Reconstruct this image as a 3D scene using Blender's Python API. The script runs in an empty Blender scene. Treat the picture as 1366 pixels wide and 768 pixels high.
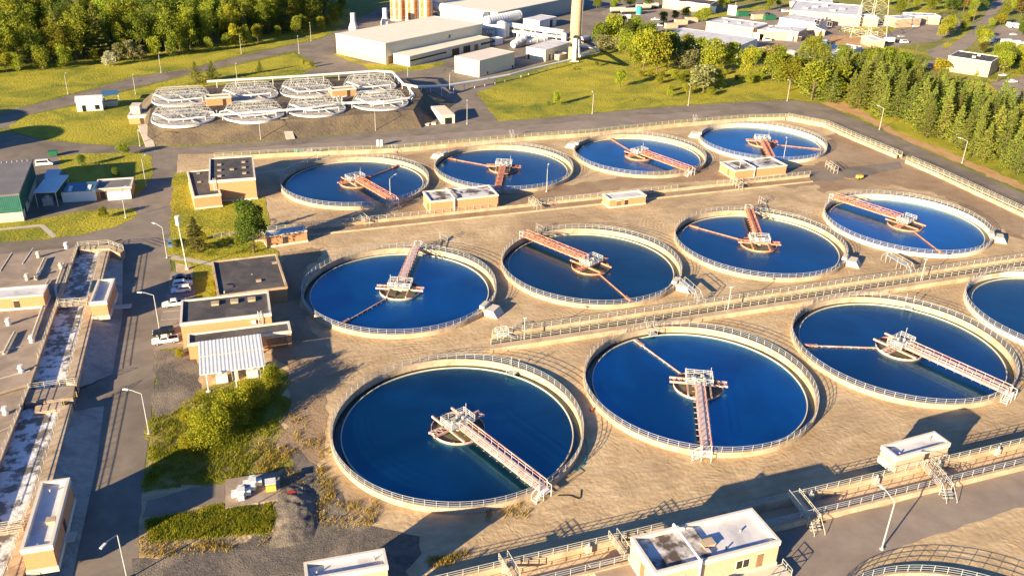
import bpy, bmesh, math, random
from math import sin, cos, pi, radians, atan2, hypot, sqrt
from mathutils import Vector, Matrix, noise
R = random.Random(11)
D = bpy.data
SC = bpy.context.scene
COL = SC.collection

# ------------------------------------------------------------------ camera calibration
# solved from the 11 equal round tanks in the photograph; units are metres
FPX, PIT, ROL, HC = 1174.65, radians(26.62), radians(1.7052), 83.78
PW, PH = 1366, 768
CP, SP, CR, SR = cos(PIT), sin(PIT), cos(ROL), sin(ROL)

def g(u, v, z=0.0):
    """ground point (height z) seen at photo pixel u, v"""
    X = (u - PW / 2) / FPX; U = -(v - PH / 2) / FPX
    x = X * CR - U * SR; uu = X * SR + U * CR
    t = (z - HC) / (-SP + uu * CP)
    return (x * t, (CP + uu * SP) * t)

def pj(x, y, z=0.0):
    z -= HC
    d = y * CP - z * SP; u = y * SP + z * CP
    return PW / 2 + FPX * (x * CR + u * SR) / d, PH / 2 - FPX * (-x * SR + u * CR) / d

def zat(base, v, z0=0.0):
    """height of the point straight above base pixel that shows at row v"""
    x, y = g(base[0], base[1], z0)
    lo, hi = z0, 90.0
    for _ in range(50):
        m = (lo + hi) / 2
        if pj(x, y, m)[1] > v: lo = m
        else: hi = m
    return lo

AZ = radians(20.2)                       # the plant's own axis
UX, UY = cos(AZ), sin(AZ)

# ------------------------------------------------------------------ materials
def mat(name, col, col2=None, sc=3.0, rough=.85, bump=0.0, bsc=None, metal=0.0, spec=.25, detail=5, contrast=(.35, .65),
        world=False, rnd=0.0, trans=0.0, col3=None, sc3=.3):
    m = D.materials.new(name); m.use_nodes = True
    nt = m.node_tree; N = nt.nodes; L = nt.links
    b = N['Principled BSDF']
    b.inputs['Roughness'].default_value = rough
    b.inputs['Metallic'].default_value = metal
    b.inputs['Specular IOR Level'].default_value = spec
    b.inputs['Base Color'].default_value = (*col, 1)
    if world: src = N.new('ShaderNodeNewGeometry').outputs['Position']
    else: src = N.new('ShaderNodeTexCoord').outputs['Object']
    out = None
    if col2:
        n = N.new('ShaderNodeTexNoise'); n.inputs['Scale'].default_value = sc; n.inputs['Detail'].default_value = detail
        n.inputs['Roughness'].default_value = .62
        L.new(src, n.inputs['Vector'])
        r = N.new('ShaderNodeValToRGB'); e = r.color_ramp.elements
        e[0].position, e[1].position = contrast; e[0].color = (*col, 1); e[1].color = (*col2, 1)
        L.new(n.outputs['Fac'], r.inputs['Fac']); out = r.outputs['Color']
        if col3:
            n3 = N.new('ShaderNodeTexNoise'); n3.inputs['Scale'].default_value = sc3; n3.inputs['Detail'].default_value = 6
            n3.inputs['Roughness'].default_value = .65; n3.inputs['Distortion'].default_value = .6
            L.new(src, n3.inputs['Vector'])
            r3 = N.new('ShaderNodeValToRGB'); r3.color_ramp.elements[0].position = .46; r3.color_ramp.elements[1].position = .66
            L.new(n3.outputs['Fac'], r3.inputs['Fac'])
            mx = N.new('ShaderNodeMixRGB'); mx.inputs['Color2'].default_value = (*col3, 1)
            L.new(r3.outputs['Color'], mx.inputs['Fac']); L.new(out, mx.inputs['Color1']); out = mx.outputs['Color']
    if rnd:
        oi = N.new('ShaderNodeObjectInfo'); hs = N.new('ShaderNodeHueSaturation')
        m1 = N.new('ShaderNodeMapRange'); m1.inputs['To Min'].default_value = .5 - .012 * rnd; m1.inputs['To Max'].default_value = .5 + .03 * rnd
        m2 = N.new('ShaderNodeMapRange'); m2.inputs['To Min'].default_value = 1 - .35 * rnd; m2.inputs['To Max'].default_value = 1 + .35 * rnd
        L.new(oi.outputs['Random'], m1.inputs['Value']); L.new(m1.outputs['Result'], hs.inputs['Hue'])
        fr = N.new('ShaderNodeMath'); fr.operation = 'MULTIPLY'; fr.inputs[1].default_value = 7.31
        fr2 = N.new('ShaderNodeMath'); fr2.operation = 'FRACT'
        L.new(oi.outputs['Random'], fr.inputs[0]); L.new(fr.outputs[0], fr2.inputs[0])
        L.new(fr2.outputs[0], m2.inputs['Value']); L.new(m2.outputs['Result'], hs.inputs['Value'])
        if out: L.new(out, hs.inputs['Color'])
        else: hs.inputs['Color'].default_value = (*col, 1)
        out = hs.outputs['Color']
    if out: L.new(out, b.inputs['Base Color'])
    if bump:
        n2 = N.new('ShaderNodeTexNoise'); n2.inputs['Scale'].default_value = bsc or sc * 3; n2.inputs['Detail'].default_value = 6
        n2.inputs['Roughness'].default_value = .7
        L.new(src, n2.inputs['Vector'])
        bp = N.new('ShaderNodeBump'); bp.inputs['Strength'].default_value = 1.0; bp.inputs['Distance'].default_value = bump
        L.new(n2.outputs['Fac'], bp.inputs['Height']); L.new(bp.outputs['Normal'], b.inputs['Normal'])
    if trans:
        tr = N.new('ShaderNodeBsdfTranslucent'); mx = N.new('ShaderNodeMixShader'); mx.inputs['Fac'].default_value = trans
        if out: L.new(out, tr.inputs['Color'])
        else: tr.inputs['Color'].default_value = (*col, 1)
        L.new(b.outputs['BSDF'], mx.inputs[1]); L.new(tr.outputs['BSDF'], mx.inputs[2])
        L.new(mx.outputs['Shader'], N['Material Output'].inputs['Surface'])
    return m

class M: pass
M.base = mat('ground_soil', (.20, .20, .035), (.27, .24, .06), .05, .95, .6, .8, world=True, col3=(.12, .15, .02), sc3=.02)
M.sand = None
M.sandpale = mat('pale_sand', (.50, .37, .25), (.60, .46, .33), .4, .95, .12, 2.0, world=True, detail=8)
M.sanddark = mat('brown_dirt', (.25, .165, .10), (.34, .235, .145), .15, .95, .15, 1.5, world=True, col3=(.38, .28, .19), sc3=.04, detail=8)
M.gravel = mat('grey_gravel', (.095, .082, .074), (.165, .14, .12), 1.2, .95, .2, 4.0, world=True, col3=(.28, .225, .17), sc3=.12, detail=8)
M.asph = mat('asphalt', (.20, .162, .128), (.255, .208, .168), .25, .9, .03, 8, world=True, col3=(.14, .115, .092), sc3=.05, detail=9)
M.asph2 = mat('worn_asphalt', (.25, .20, .165), (.31, .25, .205), .3, .9, .03, 8, world=True, col3=(.21, .165, .135), sc3=.07, detail=9)
M.slope = mat('slope_gravel', (.38, .33, .275), (.52, .45, .38), .5, .95, .35, 2.2, world=True, col3=(.30, .26, .23), sc3=.25, detail=9)
M.path = mat('concrete_path', (.42, .36, .30), (.50, .43, .36), .6, .9, .01, 8, world=True)
M.grass = mat('lawn_grass', (.32, .295, .024), (.44, .375, .036), .09, .95, 1.0, 1.3, world=True, col3=(.15, .18, .018), sc3=.05, detail=8)
M.grass2 = mat('rough_grass', (.15, .17, .018), (.30, .24, .034), .2, .95, .8, 1.4, world=True, col3=(.42, .31, .15), sc3=.11, detail=8)
M.bank = mat('bank_soil', (.10, .078, .058), (.145, .112, .08), .25, .95, .25, 1.2, world=True, col3=(.20, .15, .09), sc3=.08, detail=8)
M.orange = mat('pine_litter', (.42, .23, .10), (.5, .32, .16), .25, .95, .2, 1.5, world=True)
M.conc = mat('concrete', (.42, .325, .23), (.50, .40, .295), .7, .85, .02, 6, spec=.2, detail=8, col3=(.32, .24, .16), sc3=.5)
M.concw = mat('pale_concrete', (.56, .48, .385), (.63, .55, .455), .7, .85, .02, 6, spec=.2, detail=8)
M.yelconc = mat('weathered_concrete', (.46, .34, .225), (.55, .42, .29), .5, .88, .02, 6, detail=8, col3=(.34, .245, .155), sc3=.35)
M.deckc = mat('deck_concrete', (.27, .205, .155), (.38, .30, .235), .35, .88, .02, 6, detail=9, col3=(.24, .185, .145), sc3=.12)
M.dark = mat('dark_concrete', (.045, .045, .045), (.08, .075, .065), .8, .6)  # near-black colour of the channel beds, darker than their walls
M.brick = mat('tan_brick', (.47, .235, .115), (.55, .285, .145), 2.5, .9, .02, 14, detail=8)
M.brick2 = mat('pale_tan_brick', (.50, .345, .235), (.56, .40, .28), 2.5, .9, .02, 14, detail=8)
M.cream = mat('cream_metal_wall', (.60, .545, .40), (.66, .60, .45), .6, .6, spec=.3)
M.creamroof = mat('cream_roof', (.72, .66, .53), (.78, .72, .59), .15, .6, spec=.3, detail=8)
M.pinkroof = mat('pinkish_roof', (.66, .57, .48), (.72, .63, .54), .15, .7, detail=8)
M.roof = mat('dark_roof_felt', (.055, .052, .058), (.085, .078, .08), .35, .85, .01, 8, detail=8, col3=(.12, .105, .10), sc3=.2)
M.roofg = mat('grey_roof', (.15, .14, .145), (.20, .185, .185), .2, .7, detail=8)
M.roofw = mat('white_roof_membrane', (.58, .56, .58), (.66, .64, .66), .3, .7, detail=8, col3=(.46, .44, .46), sc3=.25)
M.roofm = mat('stained_roof', (.10, .075, .065), (.60, .57, .57), .35, .75, detail=9, contrast=(.42, .56))
M.trim = mat('white_trim', (.60, .54, .46), (.66, .60, .52), 1.5, .7)
M.white = mat('white_paint', (.62, .61, .59), (.69, .68, .66), 1.2, .5, spec=.4)
M.whitem = mat('white_metal', (.60, .60, .60), (.68, .68, .68), .8, .45, spec=.5)
M.galv = mat('galvanised_steel', (.34, .34, .335), (.43, .43, .42), 1.5, .5, spec=.5)
M.galv2 = mat('dull_rail_steel', (.42, .39, .32), (.52, .48, .40), 1.5, .55, spec=.4)
M.red = mat('rust_red_steel', (.42, .15, .09), (.50, .21, .135), 1.1, .7, detail=7, col3=(.55, .30, .21), sc3=.6)
M.pink = mat('faded_pink_steel', (.50, .31, .27), (.58, .42, .385), .9, .65, detail=7, col3=(.42, .20, .15), sc3=.5)
M.deckp = mat('pink_deck', (.50, .39, .385), (.58, .48, .48), .8, .7)
M.teal = mat('teal_metal', (.035, .15, .12), (.05, .19, .155), .5, .55, spec=.4)
M.tealp = mat('teal_paint', (.03, .35, .33), None, rough=.5)
M.glassd = mat('dark_window', (.012, .016, .022), None, rough=.12, spec=.6)
M.doord = mat('dark_door', (.05, .035, .03), (.07, .05, .04), 2, .6)
M.doorb = mat('brown_door', (.22, .12, .06), (.27, .155, .085), 2, .7)
M.doorw = mat('pale_door', (.70, .62, .50), None, rough=.6)
M.black = mat('black_rubber', (.018, .018, .018), None, rough=.8)
M.carw = mat('white_car_paint', (.74, .74, .73), None, rough=.25, spec=.6)
M.cark = mat('black_car_paint', (.012, .015, .02), None, rough=.22, spec=.6)
M.carr = mat('red_paint', (.40, .05, .025), None, rough=.35, spec=.5)
M.carb = mat('blue_paint', (.10, .22, .42), None, rough=.4, spec=.5)
M.carg = mat('silver_car_paint', (.42, .42, .43), None, rough=.25, spec=.6)
M.green = mat('green_paint', (.02, .12, .065), None, rough=.55)
M.yel = mat('yellow_paint', (.62, .42, .08), None, rough=.6)
M.rust = mat('rust_stripe', (.42, .14, .05), (.50, .21, .09), .8, .8)
M.siloc = mat('silo_cream', (.52, .44, .34), (.62, .54, .44), .5, .75)
M.chim = mat('chimney_concrete', (.42, .30, .18), (.48, .355, .225), .5, .85)
M.bark = mat('bark', (.10, .07, .045), (.15, .11, .075), 3, .95)
M.filt = mat('filter_media', (.22, .19, .17), (.50, .45, .42), .9, .9, detail=8, contrast=(.36, .6))
M.blueg = mat('blue_skylight', (.06, .13, .20), None, rough=.15, spec=.6)

def water(name, deep, rough=.33):
    m = mat(name, deep, None, rough=rough, spec=.5)
    nt = m.node_tree; N = nt.nodes; L = nt.links
    b = N['Principled BSDF']; b.inputs['IOR'].default_value = 1.33; b.inputs['Metallic'].default_value = .97; b.inputs['Coat Weight'].default_value = .5; b.inputs['Coat Roughness'].default_value = .03; b.inputs['Coat IOR'].default_value = 1.36
    geo = N.new('ShaderNodeNewGeometry'); n = N.new('ShaderNodeTexNoise'); n.inputs['Scale'].default_value = .9; n.inputs['Detail'].default_value = 4
    L.new(geo.outputs['Position'], n.inputs['Vector'])
    bp = N.new('ShaderNodeBump'); bp.inputs['Distance'].default_value = .012; bp.inputs['Strength'].default_value = .6; L.new(bp.outputs['Normal'], b.inputs['Coat Normal'])
    L.new(n.outputs['Fac'], bp.inputs['Height']); L.new(bp.outputs['Normal'], b.inputs['Normal'])
    n2 = N.new('ShaderNodeTexNoise'); n2.inputs['Scale'].default_value = .06; n2.inputs['Detail'].default_value = 3; n2.inputs['Distortion'].default_value = 1.0
    L.new(geo.outputs['Position'], n2.inputs['Vector'])
    r = N.new('ShaderNodeValToRGB'); e = r.color_ramp.elements
    e[0].color = (*[c * .8 for c in deep], 1); e[1].color = (*[c * 1.2 for c in deep], 1); e[0].position = .35; e[1].position = .65
    L.new(n2.outputs['Fac'], r.inputs['Fac']); L.new(r.outputs['Color'], b.inputs['Base Color'])
    return m
M.wA = water('deep_blue_water', (.006, .13, .215))
M.wB = water('bright_blue_water', (.003, .18, .345))
M.wC = water('dark_blue_water', (.008, .11, .15))
M.wD = water('clear_blue_water', (.005, .21, .37))
M.wL = water('launder_water', (.05, .075, .085))
M.scum = mat('scum_water', (.085, .095, .06), (.15, .14, .085), .5, .4, detail=6)
M.foam = mat('foamy_channel_water', (.17, .15, .13), (.70, .70, .70), .5, .35, .1, 2.5, world=True, detail=9, contrast=(.46, .56))

# ------------------------------------------------------------------ mesh builder
class MB:
    def __init__(s): s.v = []; s.f = []; s.mi = []; s.m = 0
    def add(s, vs, fs):
        o = len(s.v); s.v += [tuple(p) for p in vs]
        for f in fs: s.f.append([i + o for i in f]); s.mi.append(s.m)
        return s
    def box(s, x0, y0, z0, x1, y1, z1):
        return s.add([(x0, y0, z0), (x1, y0, z0), (x1, y1, z0), (x0, y1, z0), (x0, y0, z1), (x1, y0, z1), (x1, y1, z1), (x0, y1, z1)],
                     [(3, 2, 1, 0), (4, 5, 6, 7), (0, 1, 5, 4), (1, 2, 6, 5), (2, 3, 7, 6), (3, 0, 4, 7)])
    def prism(s, poly, z0, z1):
        a = sum(poly[i][0] * poly[(i + 1) % len(poly)][1] - poly[(i + 1) % len(poly)][0] * poly[i][1] for i in range(len(poly)))
        if a < 0: poly = poly[::-1]
        n = len(poly)
        return s.add([(p[0], p[1], z0) for p in poly] + [(p[0], p[1], z1) for p in poly],
                     [tuple(range(n))[::-1], tuple(range(n, 2 * n))] + [(i, (i + 1) % n, n + (i + 1) % n, n + i) for i in range(n)])
    def bar(s, p, q, r, n=4, r2=None):
        p, q = Vector(p), Vector(q); d = q - p
        if d.length < 1e-6: return s
        d.normalize(); a = Vector((0, 0, 1)) if abs(d.z) < .9 else Vector((1, 0, 0))
        x = d.cross(a).normalized(); y = d.cross(x)
        r2 = r if r2 is None else r2
        o = pi / n
        vs = [p + (x * cos(2 * pi * i / n + o) + y * sin(2 * pi * i / n + o)) * r for i in range(n)]
        vs += [q + (x * cos(2 * pi * i / n + o) + y * sin(2 * pi * i / n + o)) * r2 for i in range(n)]
        return s.add(vs, [tuple(range(n)), tuple(range(2 * n - 1, n - 1, -1))] + [(i, n + i, n + (i + 1) % n, (i + 1) % n) for i in range(n)])
    def line(s, pts, r, n=4, closed=False):
        for i in range(len(pts) - (0 if closed else 1)): s.bar(pts[i], pts[(i + 1) % len(pts)], r, n)
        return s
    def lathe(s, prof, n=96, c=(0, 0), a0=0, a1=2 * pi):
        """prof: closed list of (r, z)"""
        full = abs(a1 - a0 - 2 * pi) < 1e-6
        k = len(prof); cols = n if full else n + 1
        vs = []
        for i in range(cols):
            a = a0 + (a1 - a0) * i / n
            vs += [(c[0] + r * cos(a), c[1] + r * sin(a), z) for r, z in prof]
        fs = []
        for i in range(n):
            j = (i + 1) % cols
            for t in range(k):
                u = (t + 1) % k
                fs.append((i * k + t, j * k + t, j * k + u, i * k + u))
        if not full:
            fs.append(tuple(range(k))[::-1]); fs.append(tuple((cols - 1) * k + t for t in range(k)))
        return s.add(vs, fs)
    def cyl(s, x, y, z0, z1, r, n=16, r2=None):
        r2 = r if r2 is None else r2
        vs = [(x + r * cos(2 * pi * i / n), y + r * sin(2 * pi * i / n), z0) for i in range(n)] + \
             [(x + r2 * cos(2 * pi * i / n), y + r2 * sin(2 * pi * i / n), z1) for i in range(n)]
        return s.add(vs, [tuple(range(n))[::-1], tuple(range(n, 2 * n))] + [(i, (i + 1) % n, n + (i + 1) % n, n + i) for i in range(n)])
    def disc(s, r, z, n=96, c=(0, 0)):
        return s.add([(c[0] + r * cos(2 * pi * i / n), c[1] + r * sin(2 * pi * i / n), z) for i in range(n)], [tuple(range(n))])
    def mesh(s, name, mats, smooth=False):
        me = D.meshes.new(name); me.from_pydata(s.v, [], s.f)
        for m in (mats if isinstance(mats, (list, tuple)) else [mats]): me.materials.append(m)
        me.polygons.foreach_set('material_index', s.mi)
        if smooth: me.polygons.foreach_set('use_smooth', [True] * len(s.f))
        me.update(); return me
    def build(s, name, mats, parent=None, loc=(0, 0, 0), rz=0.0, smooth=False):
        return ob(name, s.mesh(name, mats, smooth), parent, loc, rz)

def ob(name, me, parent=None, loc=(0, 0, 0), rz=0.0):
    o = D.objects.new(name, me); COL.objects.link(o)
    o.location = loc; o.rotation_euler = (0, 0, rz)
    if parent: o.parent = parent
    return o
def tag(o, label, cat, group=None):
    o['label'] = label; o['category'] = cat
    if group: o['group'] = group
    return o
def thing(name, label, cat, loc=(0, 0, 0), rz=0.0, group=None):
    o = D.objects.new(name, None); COL.objects.link(o); o.empty_display_size = .5
    o.location = loc; o.rotation_euler = (0, 0, rz)
    return tag(o, label, cat, group)
KIDS = {}
def kids(o): return [c for c in D.objects if c.parent is o] if o.name not in KIDS else KIDS[o.name]
def dup(o, loc=None, rz=None, label=None, group=None, scale=None):
    def cp(a, par):
        c = a.copy(); COL.objects.link(c)
        if par: c.parent = par
        for k in kids(a): cp(k, c)
        return c
    if o.name not in KIDS:
        def reg(a):
            KIDS[a.name] = [c for c in D.objects if c.parent is a]
            for k in KIDS[a.name]: reg(k)
        reg(o)
    r = cp(o, None)
    if loc is not None: r.location = loc
    if rz is not None: r.rotation_euler = (0, 0, rz)
    if scale is not None: r.scale = scale if isinstance(scale, tuple) else (scale,) * 3
    if label: r['label'] = label
    if group: r['group'] = group
    return r

# ------------------------------------------------------------------ tanks: positions (metres)
TANKS = {'T1': (-8.0, 116.2), 'T2': (33.1, 130.75), 'T3': (74.23, 146.05), 'M1': (-23.36, 164.2), 'M2': (17.47, 178.8), 'M3': (58.73, 194.0),
         'M4': (99.8, 209.5), 'F1': (-43.8, 228.5), 'F2': (-3.45, 244.0), 'F3': (37.66, 259.5), 'F4': (79.3, 276.7), 'T4': (115.2, 161.2), 'T5': (53.2, 65.0)}
RT = 20.13

def sand_material():
    """dry sandy ground scored by tyre tracks that circle the tanks and run along the plant's axis"""
    m = mat('yard_sand', (.44, .31, .175), (.57, .425, .26), .16, .95, 0, 1, world=True, col3=(.34, .235, .14), sc3=.04, detail=10)
    nt = m.node_tree; N = nt.nodes; L = nt.links; b = N['Principled BSDF']
    geo = N.new('ShaderNodeNewGeometry'); pos = geo.outputs['Position']
    def math_(op, a, c=None):
        n = N.new('ShaderNodeMath'); n.operation = op
        for i, v in enumerate((a, c)):
            if v is None: continue
            if isinstance(v, (int, float)): n.inputs[i].default_value = v
            else: L.new(v, n.inputs[i])
        return n.outputs[0]
    def noise_(vec, sc, det=4, dist=0.0):
        n = N.new('ShaderNodeTexNoise'); n.inputs['Scale'].default_value = sc; n.inputs['Detail'].default_value = det; n.inputs['Distortion'].default_value = dist
        L.new(vec, n.inputs['Vector']); return n.outputs['Fac']
    dmin = None
    for c in TANKS.values():
        d = N.new('ShaderNodeVectorMath'); d.operation = 'DISTANCE'; L.new(pos, d.inputs[0]); d.inputs[1].default_value = (c[0], c[1], 0)
        dmin = d.outputs['Value'] if dmin is None else math_('MINIMUM', dmin, d.outputs['Value'])
    w = noise_(pos, .09, 3)
    ring = math_('SINE', math_('ADD', math_('MULTIPLY', dmin, 7.0), math_('MULTIPLY', w, 46.0)))
    mp = N.new('ShaderNodeMapping'); mp.vector_type = 'TEXTURE'; mp.inputs['Rotation'].default_value = (0, 0, AZ); mp.inputs['Scale'].default_value = (5, 1.3, 1); L.new(pos, mp.inputs['Vector'])
    streak = noise_(mp.outputs['Vector'], 1.0, 6, .4)
    patch = N.new('ShaderNodeMapRange'); L.new(noise_(pos, .07, 4, 1.0), patch.inputs['Value']); patch.inputs['From Min'].default_value = .5; patch.inputs['From Max'].default_value = .68
    fine = noise_(pos, 1.3, 8, .3)
    tr = math_('MULTIPLY', ring, patch.outputs['Result'])
    h = math_('ADD', math_('ADD', math_('MULTIPLY', tr, .045), math_('MULTIPLY', streak, .13)), math_('MULTIPLY', math_('ADD', fine, math_('MULTIPLY', noise_(pos, .35, 5, 2.5), 1.2)), .17))
    bp = N.new('ShaderNodeBump'); bp.inputs['Distance'].default_value = .42; bp.inputs['Strength'].default_value = 1.0
    L.new(h, bp.inputs['Height']); L.new(bp.outputs['Normal'], b.inputs['Normal'])
    src = b.inputs['Base Color'].links[0].from_socket
    r = N.new('ShaderNodeMapRange'); L.new(math_('ADD', math_('MULTIPLY', tr, .05), streak), r.inputs['Value']); r.inputs['From Min'].default_value = .34; r.inputs['From Max'].default_value = .62; r.inputs['To Min'].default_value = .88; r.inputs['To Max'].default_value = 1.05
    mx = N.new('ShaderNodeMixRGB'); mx.blend_type = 'MULTIPLY'; mx.inputs['Fac'].default_value = 1.0
    L.new(src, mx.inputs['Color1']); L.new(r.outputs['Result'], mx.inputs['Color2']); L.new(mx.outputs['Color'], b.inputs['Base Color'])
    return m
M.sand = sand_material()

# ------------------------------------------------------------------ ground sheets
def rough_poly(pts, amp, step, seed):
    if not amp: return pts
    out = []
    n = len(pts)
    for i in range(n):
        a, b = Vector(pts[i]), Vector(pts[(i + 1) % n]); d = b - a; L = d.length
        k = max(1, min(60, int(L / step)))
        nx = Vector((-d.y, d.x)) / (L or 1)
        for j in range(k):
            p = a + d * (j / k)
            if j: p += nx * amp * 2 * noise.noise(Vector((p.x * .35 + seed, p.y * .35, seed)))
            out.append((p.x, p.y))
    return out
LAYER = [0]
def sheet(name, pts, m, z, px=True, amp=0.0, step=1.5, holes=False, kind='structure'):
    LAYER[0] += 1
    P = [g(*p) for p in pts] if px else pts
    P = rough_poly(P, amp, step, LAYER[0] * 3.7)
    bm = bmesh.new()
    def loop(Q):
        vs = [bm.verts.new((x, y, z)) for x, y in Q]
        for i in range(len(vs)): bm.edges.new((vs[i], vs[(i + 1) % len(vs)]))
        return vs
    vs = loop(P)
    if holes:
        for c in (TANKS.values() if holes is True else [TANKS[k] for k in holes]): loop([(c[0] + (RT - .02) * cos(2 * pi * i / 96), c[1] + (RT - .02) * sin(2 * pi * i / 96)) for i in range(96)])
    bmesh.ops.triangle_fill(bm, use_beauty=True, use_dissolve=False, edges=bm.edges[:])
    for f in bm.faces:
        if f.normal.z < 0: f.normal_flip()
    me = D.meshes.new(name); bm.to_mesh(me); bm.free(); me.materials.append(m)
    o = ob(name, me); o['kind'] = kind
    return o

sheet('ground', [(-2500, -300), (2500, -300), (2500, 4000), (-2500, 4000)], M.base, 0, px=False, holes=True)
# sandy yard round the tanks
sheet('yard', [(180, 790), (187, 660), (215, 560), (245, 470), (232, 330), (236, 205), (340, 206), (450, 199), (530, 197), (610, 189), (700, 181), (790, 176),
               (900, 164), (1000, 156), (1050, 154), (1100, 163), (1140, 182), (1210, 210), (1300, 250), (1420, 306), (1640, 400), (1680, 600), (1500, 830)], M.sand, .012, holes=True)
# main asphalt of the left side
sheet('road', [(-40, 208), (10, 176), (60, 188), (150, 195), (240, 196), (236, 220), (226, 330), (232, 400), (214, 470), (205, 520), (197, 590), (189, 660), (180, 800), (-60, 800)], M.asph, .024, amp=.25)
# perimeter road past the tanks
sheet('road', [(150, 194.5), (240, 196), (340, 190), (480, 178), (590, 169), (640, 164), (700, 160), (880, 143.5), (1000, 136), (1055, 134), (1095, 139), (1150, 162), (1250, 208), (1400, 273), (1640, 372), (1640, 398), (1400, 300), (1300, 249), (1215, 209), (1145, 180),
               (1098, 160), (1050, 152), (1000, 154), (900, 162), (790, 174), (700, 179), (600, 188), (530, 195), (450, 198), (340, 204), (236, 206)], M.asph, .030, amp=.2)
sheet('gravel_strip', [(240, 203), (340, 197), (480, 187), (590, 178.5), (700, 168.5), (880, 152.5), (960, 147), (960, 156), (900, 161.5), (790, 173.5), (700, 178.7), (600, 187.5), (530, 194.5), (450, 197.5), (340, 203), (242, 205.5)], M.asph2, .038, amp=.4)
# upper road at the left, up to the hall yard
sheet('road', [(-30, 152), (0, 152), (33, 143), (90, 128), (133, 117), (180, 103), (250, 93), (342, 70), (425, 53), (470, 35), (520, 30), (660, 100), (660, 168), (625, 168), (585, 110), (500, 92), (452, 97), (400, 100), (425, 90), (395, 68), (342, 79), (253, 99), (160, 122), (103, 139), (33, 154), (10, 170), (-30, 180)], M.asph, .036, amp=.2)
sheet('hall_yard', [(425, 56), (470, 30), (520, 5), (560, -14), (900, -14), (800, 60), (786, 70), (700, 92), (640, 108), (664, 163), (560, 172), (545, 120), (455, 103)], M.asph, .033, amp=.2)
# lawns and grass slopes
sheet('lawn', [(-60, 148), (33, 141.5), (90, 126.5), (133, 115.5), (180, 101.5), (250, 91.5), (342, 68.5), (425, 51.5), (460, 35), (470, 10), (430, 20), (380, 40), (300, 58), (200, 70), (120, 80), (60, 86), (-80, 92)], M.grass, .048, amp=.5)
sheet('lawn', [(12, 168), (35, 155), (103, 141), (160, 124), (255, 101), (342, 82), (392, 71), (418, 88), (395, 103), (330, 112), (205, 128), (195, 150), (192, 194), (150, 194), (100, 191), (50, 184), (18, 176)], M.grass, .050, amp=.3)
sheet('lawn', [(78, 225), (80, 208), (110, 205), (187, 204), (202, 208), (204, 233), (196, 249), (178, 262), (75, 262)], M.grass, .048, amp=.3)
sheet('lawn', [(-40, 302), (0, 297), (40, 294), (113, 281), (178, 278), (184, 286), (163, 299), (110, 313), (67, 319), (-40, 326)], M.grass, .048, amp=.5)
sheet('lawn', [(232, 232), (256, 228), (330, 268), (352, 262), (360, 300), (330, 314), (372, 336), (372, 350), (290, 352), (292, 404), (260, 398), (258, 356), (236, 350), (222, 342), (226, 316), (229, 262)], M.grass, .048, amp=.4)
sheet('lawn', [(635, 124), (690, 106), (742, 84), (800, 70), (860, 50), (1000, 72), (1060, 82), (1300, 108), (1640, 200), (1640, 365), (1400, 268), (1250, 206), (1150, 160), (1095, 137.5), (1055, 132.5), (1000, 134.5), (880, 142), (740, 156), (664, 162)], M.grass, .050, amp=.5)
sheet('pine_litter', [(1095, 138), (1120, 135), (1150, 148), (1200, 178), (1250, 196), (1310, 222), (1400, 262), (1400, 268), (1330, 240), (1250, 205.5), (1190, 180), (1150, 158)], M.orange, .060, amp=.8)
sheet('gravel_patch', [(205, 470), (262, 462), (268, 520), (360, 500), (372, 545), (300, 590), (228, 580), (205, 545)], M.gravel, .046, amp=.6)
sheet('rough_grass', [(198, 560), (228, 552), (262, 520), (375, 492), (388, 540), (368, 600), (392, 622), (350, 640), (258, 646), (192, 656), (198, 610)], M.grass2, .054, amp=1.0)
sheet('rough_grass', [(194, 692), (240, 684), (300, 672), (365, 668), (372, 690), (362, 712), (280, 718), (200, 724)], M.grass2, .054, amp=.8)
sheet('drive', [(196, 668), (250, 652), (300, 645), (300, 668), (240, 681), (190, 690)], M.asph, .060, amp=.1)
sheet('gravel_patch', [(176, 745), (230, 736), (330, 722), (372, 690), (375, 640), (400, 600), (445, 650), (462, 700), (560, 715), (540, 800), (170, 800)], M.gravel, .044, amp=.9)
sheet('dirt_patch', [(372, 458), (430, 464), (475, 486), (445, 520), (436, 560), (432, 610), (404, 640), (374, 600), (385, 520)], M.sanddark, .031, amp=1.4)  # dark dirt; the shade lying on this ground is painted into the brown too
sheet('dirt_patch', [(378, 337), (432, 330), (404, 372), (399, 410), (425, 448), (440, 466), (394, 470), (384, 400)], M.sanddark, .035, amp=1.0)  # part dark dirt, part cast shadow painted as brown ground
sheet('dirt_patch', [(1112, 176), (1200, 212), (1366, 290), (1366, 320), (1325, 300), (1260, 262), (1190, 246), (1100, 258), (1075, 236), (1050, 240), (1100, 215)], M.sanddark, .030, amp=1.5)
sheet('service_track', [(380, 297), (520, 286), (560, 262), (690, 256), (860, 232), (960, 215), (1050, 225), (1196, 205), (1206, 222), (1120, 238), (1060, 252), (960, 240), (860, 247), (700, 272), (560, 290), (470, 300), (384, 306)], M.sanddark, .036, amp=.8)
sheet('service_track', [(1000, 226), (1060, 244), (1130, 240), (1205, 224), (1200, 216), (1130, 223)], M.asph, .042, amp=.2)
sheet('side_path', [(222, 341), (232, 340), (292, 352), (292, 356), (230, 346)], M.path, .060)
sheet('side_path', [(-5, 305.5), (53, 299.5), (60, 300.5), (76, 315.5), (69, 317), (53, 302.5), (-5, 308)], M.path, .060)
sheet('parking', [(228, 362), (256, 366), (262, 400), (243, 428), (250, 462), (204, 468), (212, 430), (222, 395)], M.asph2, .040, amp=.2)
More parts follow.
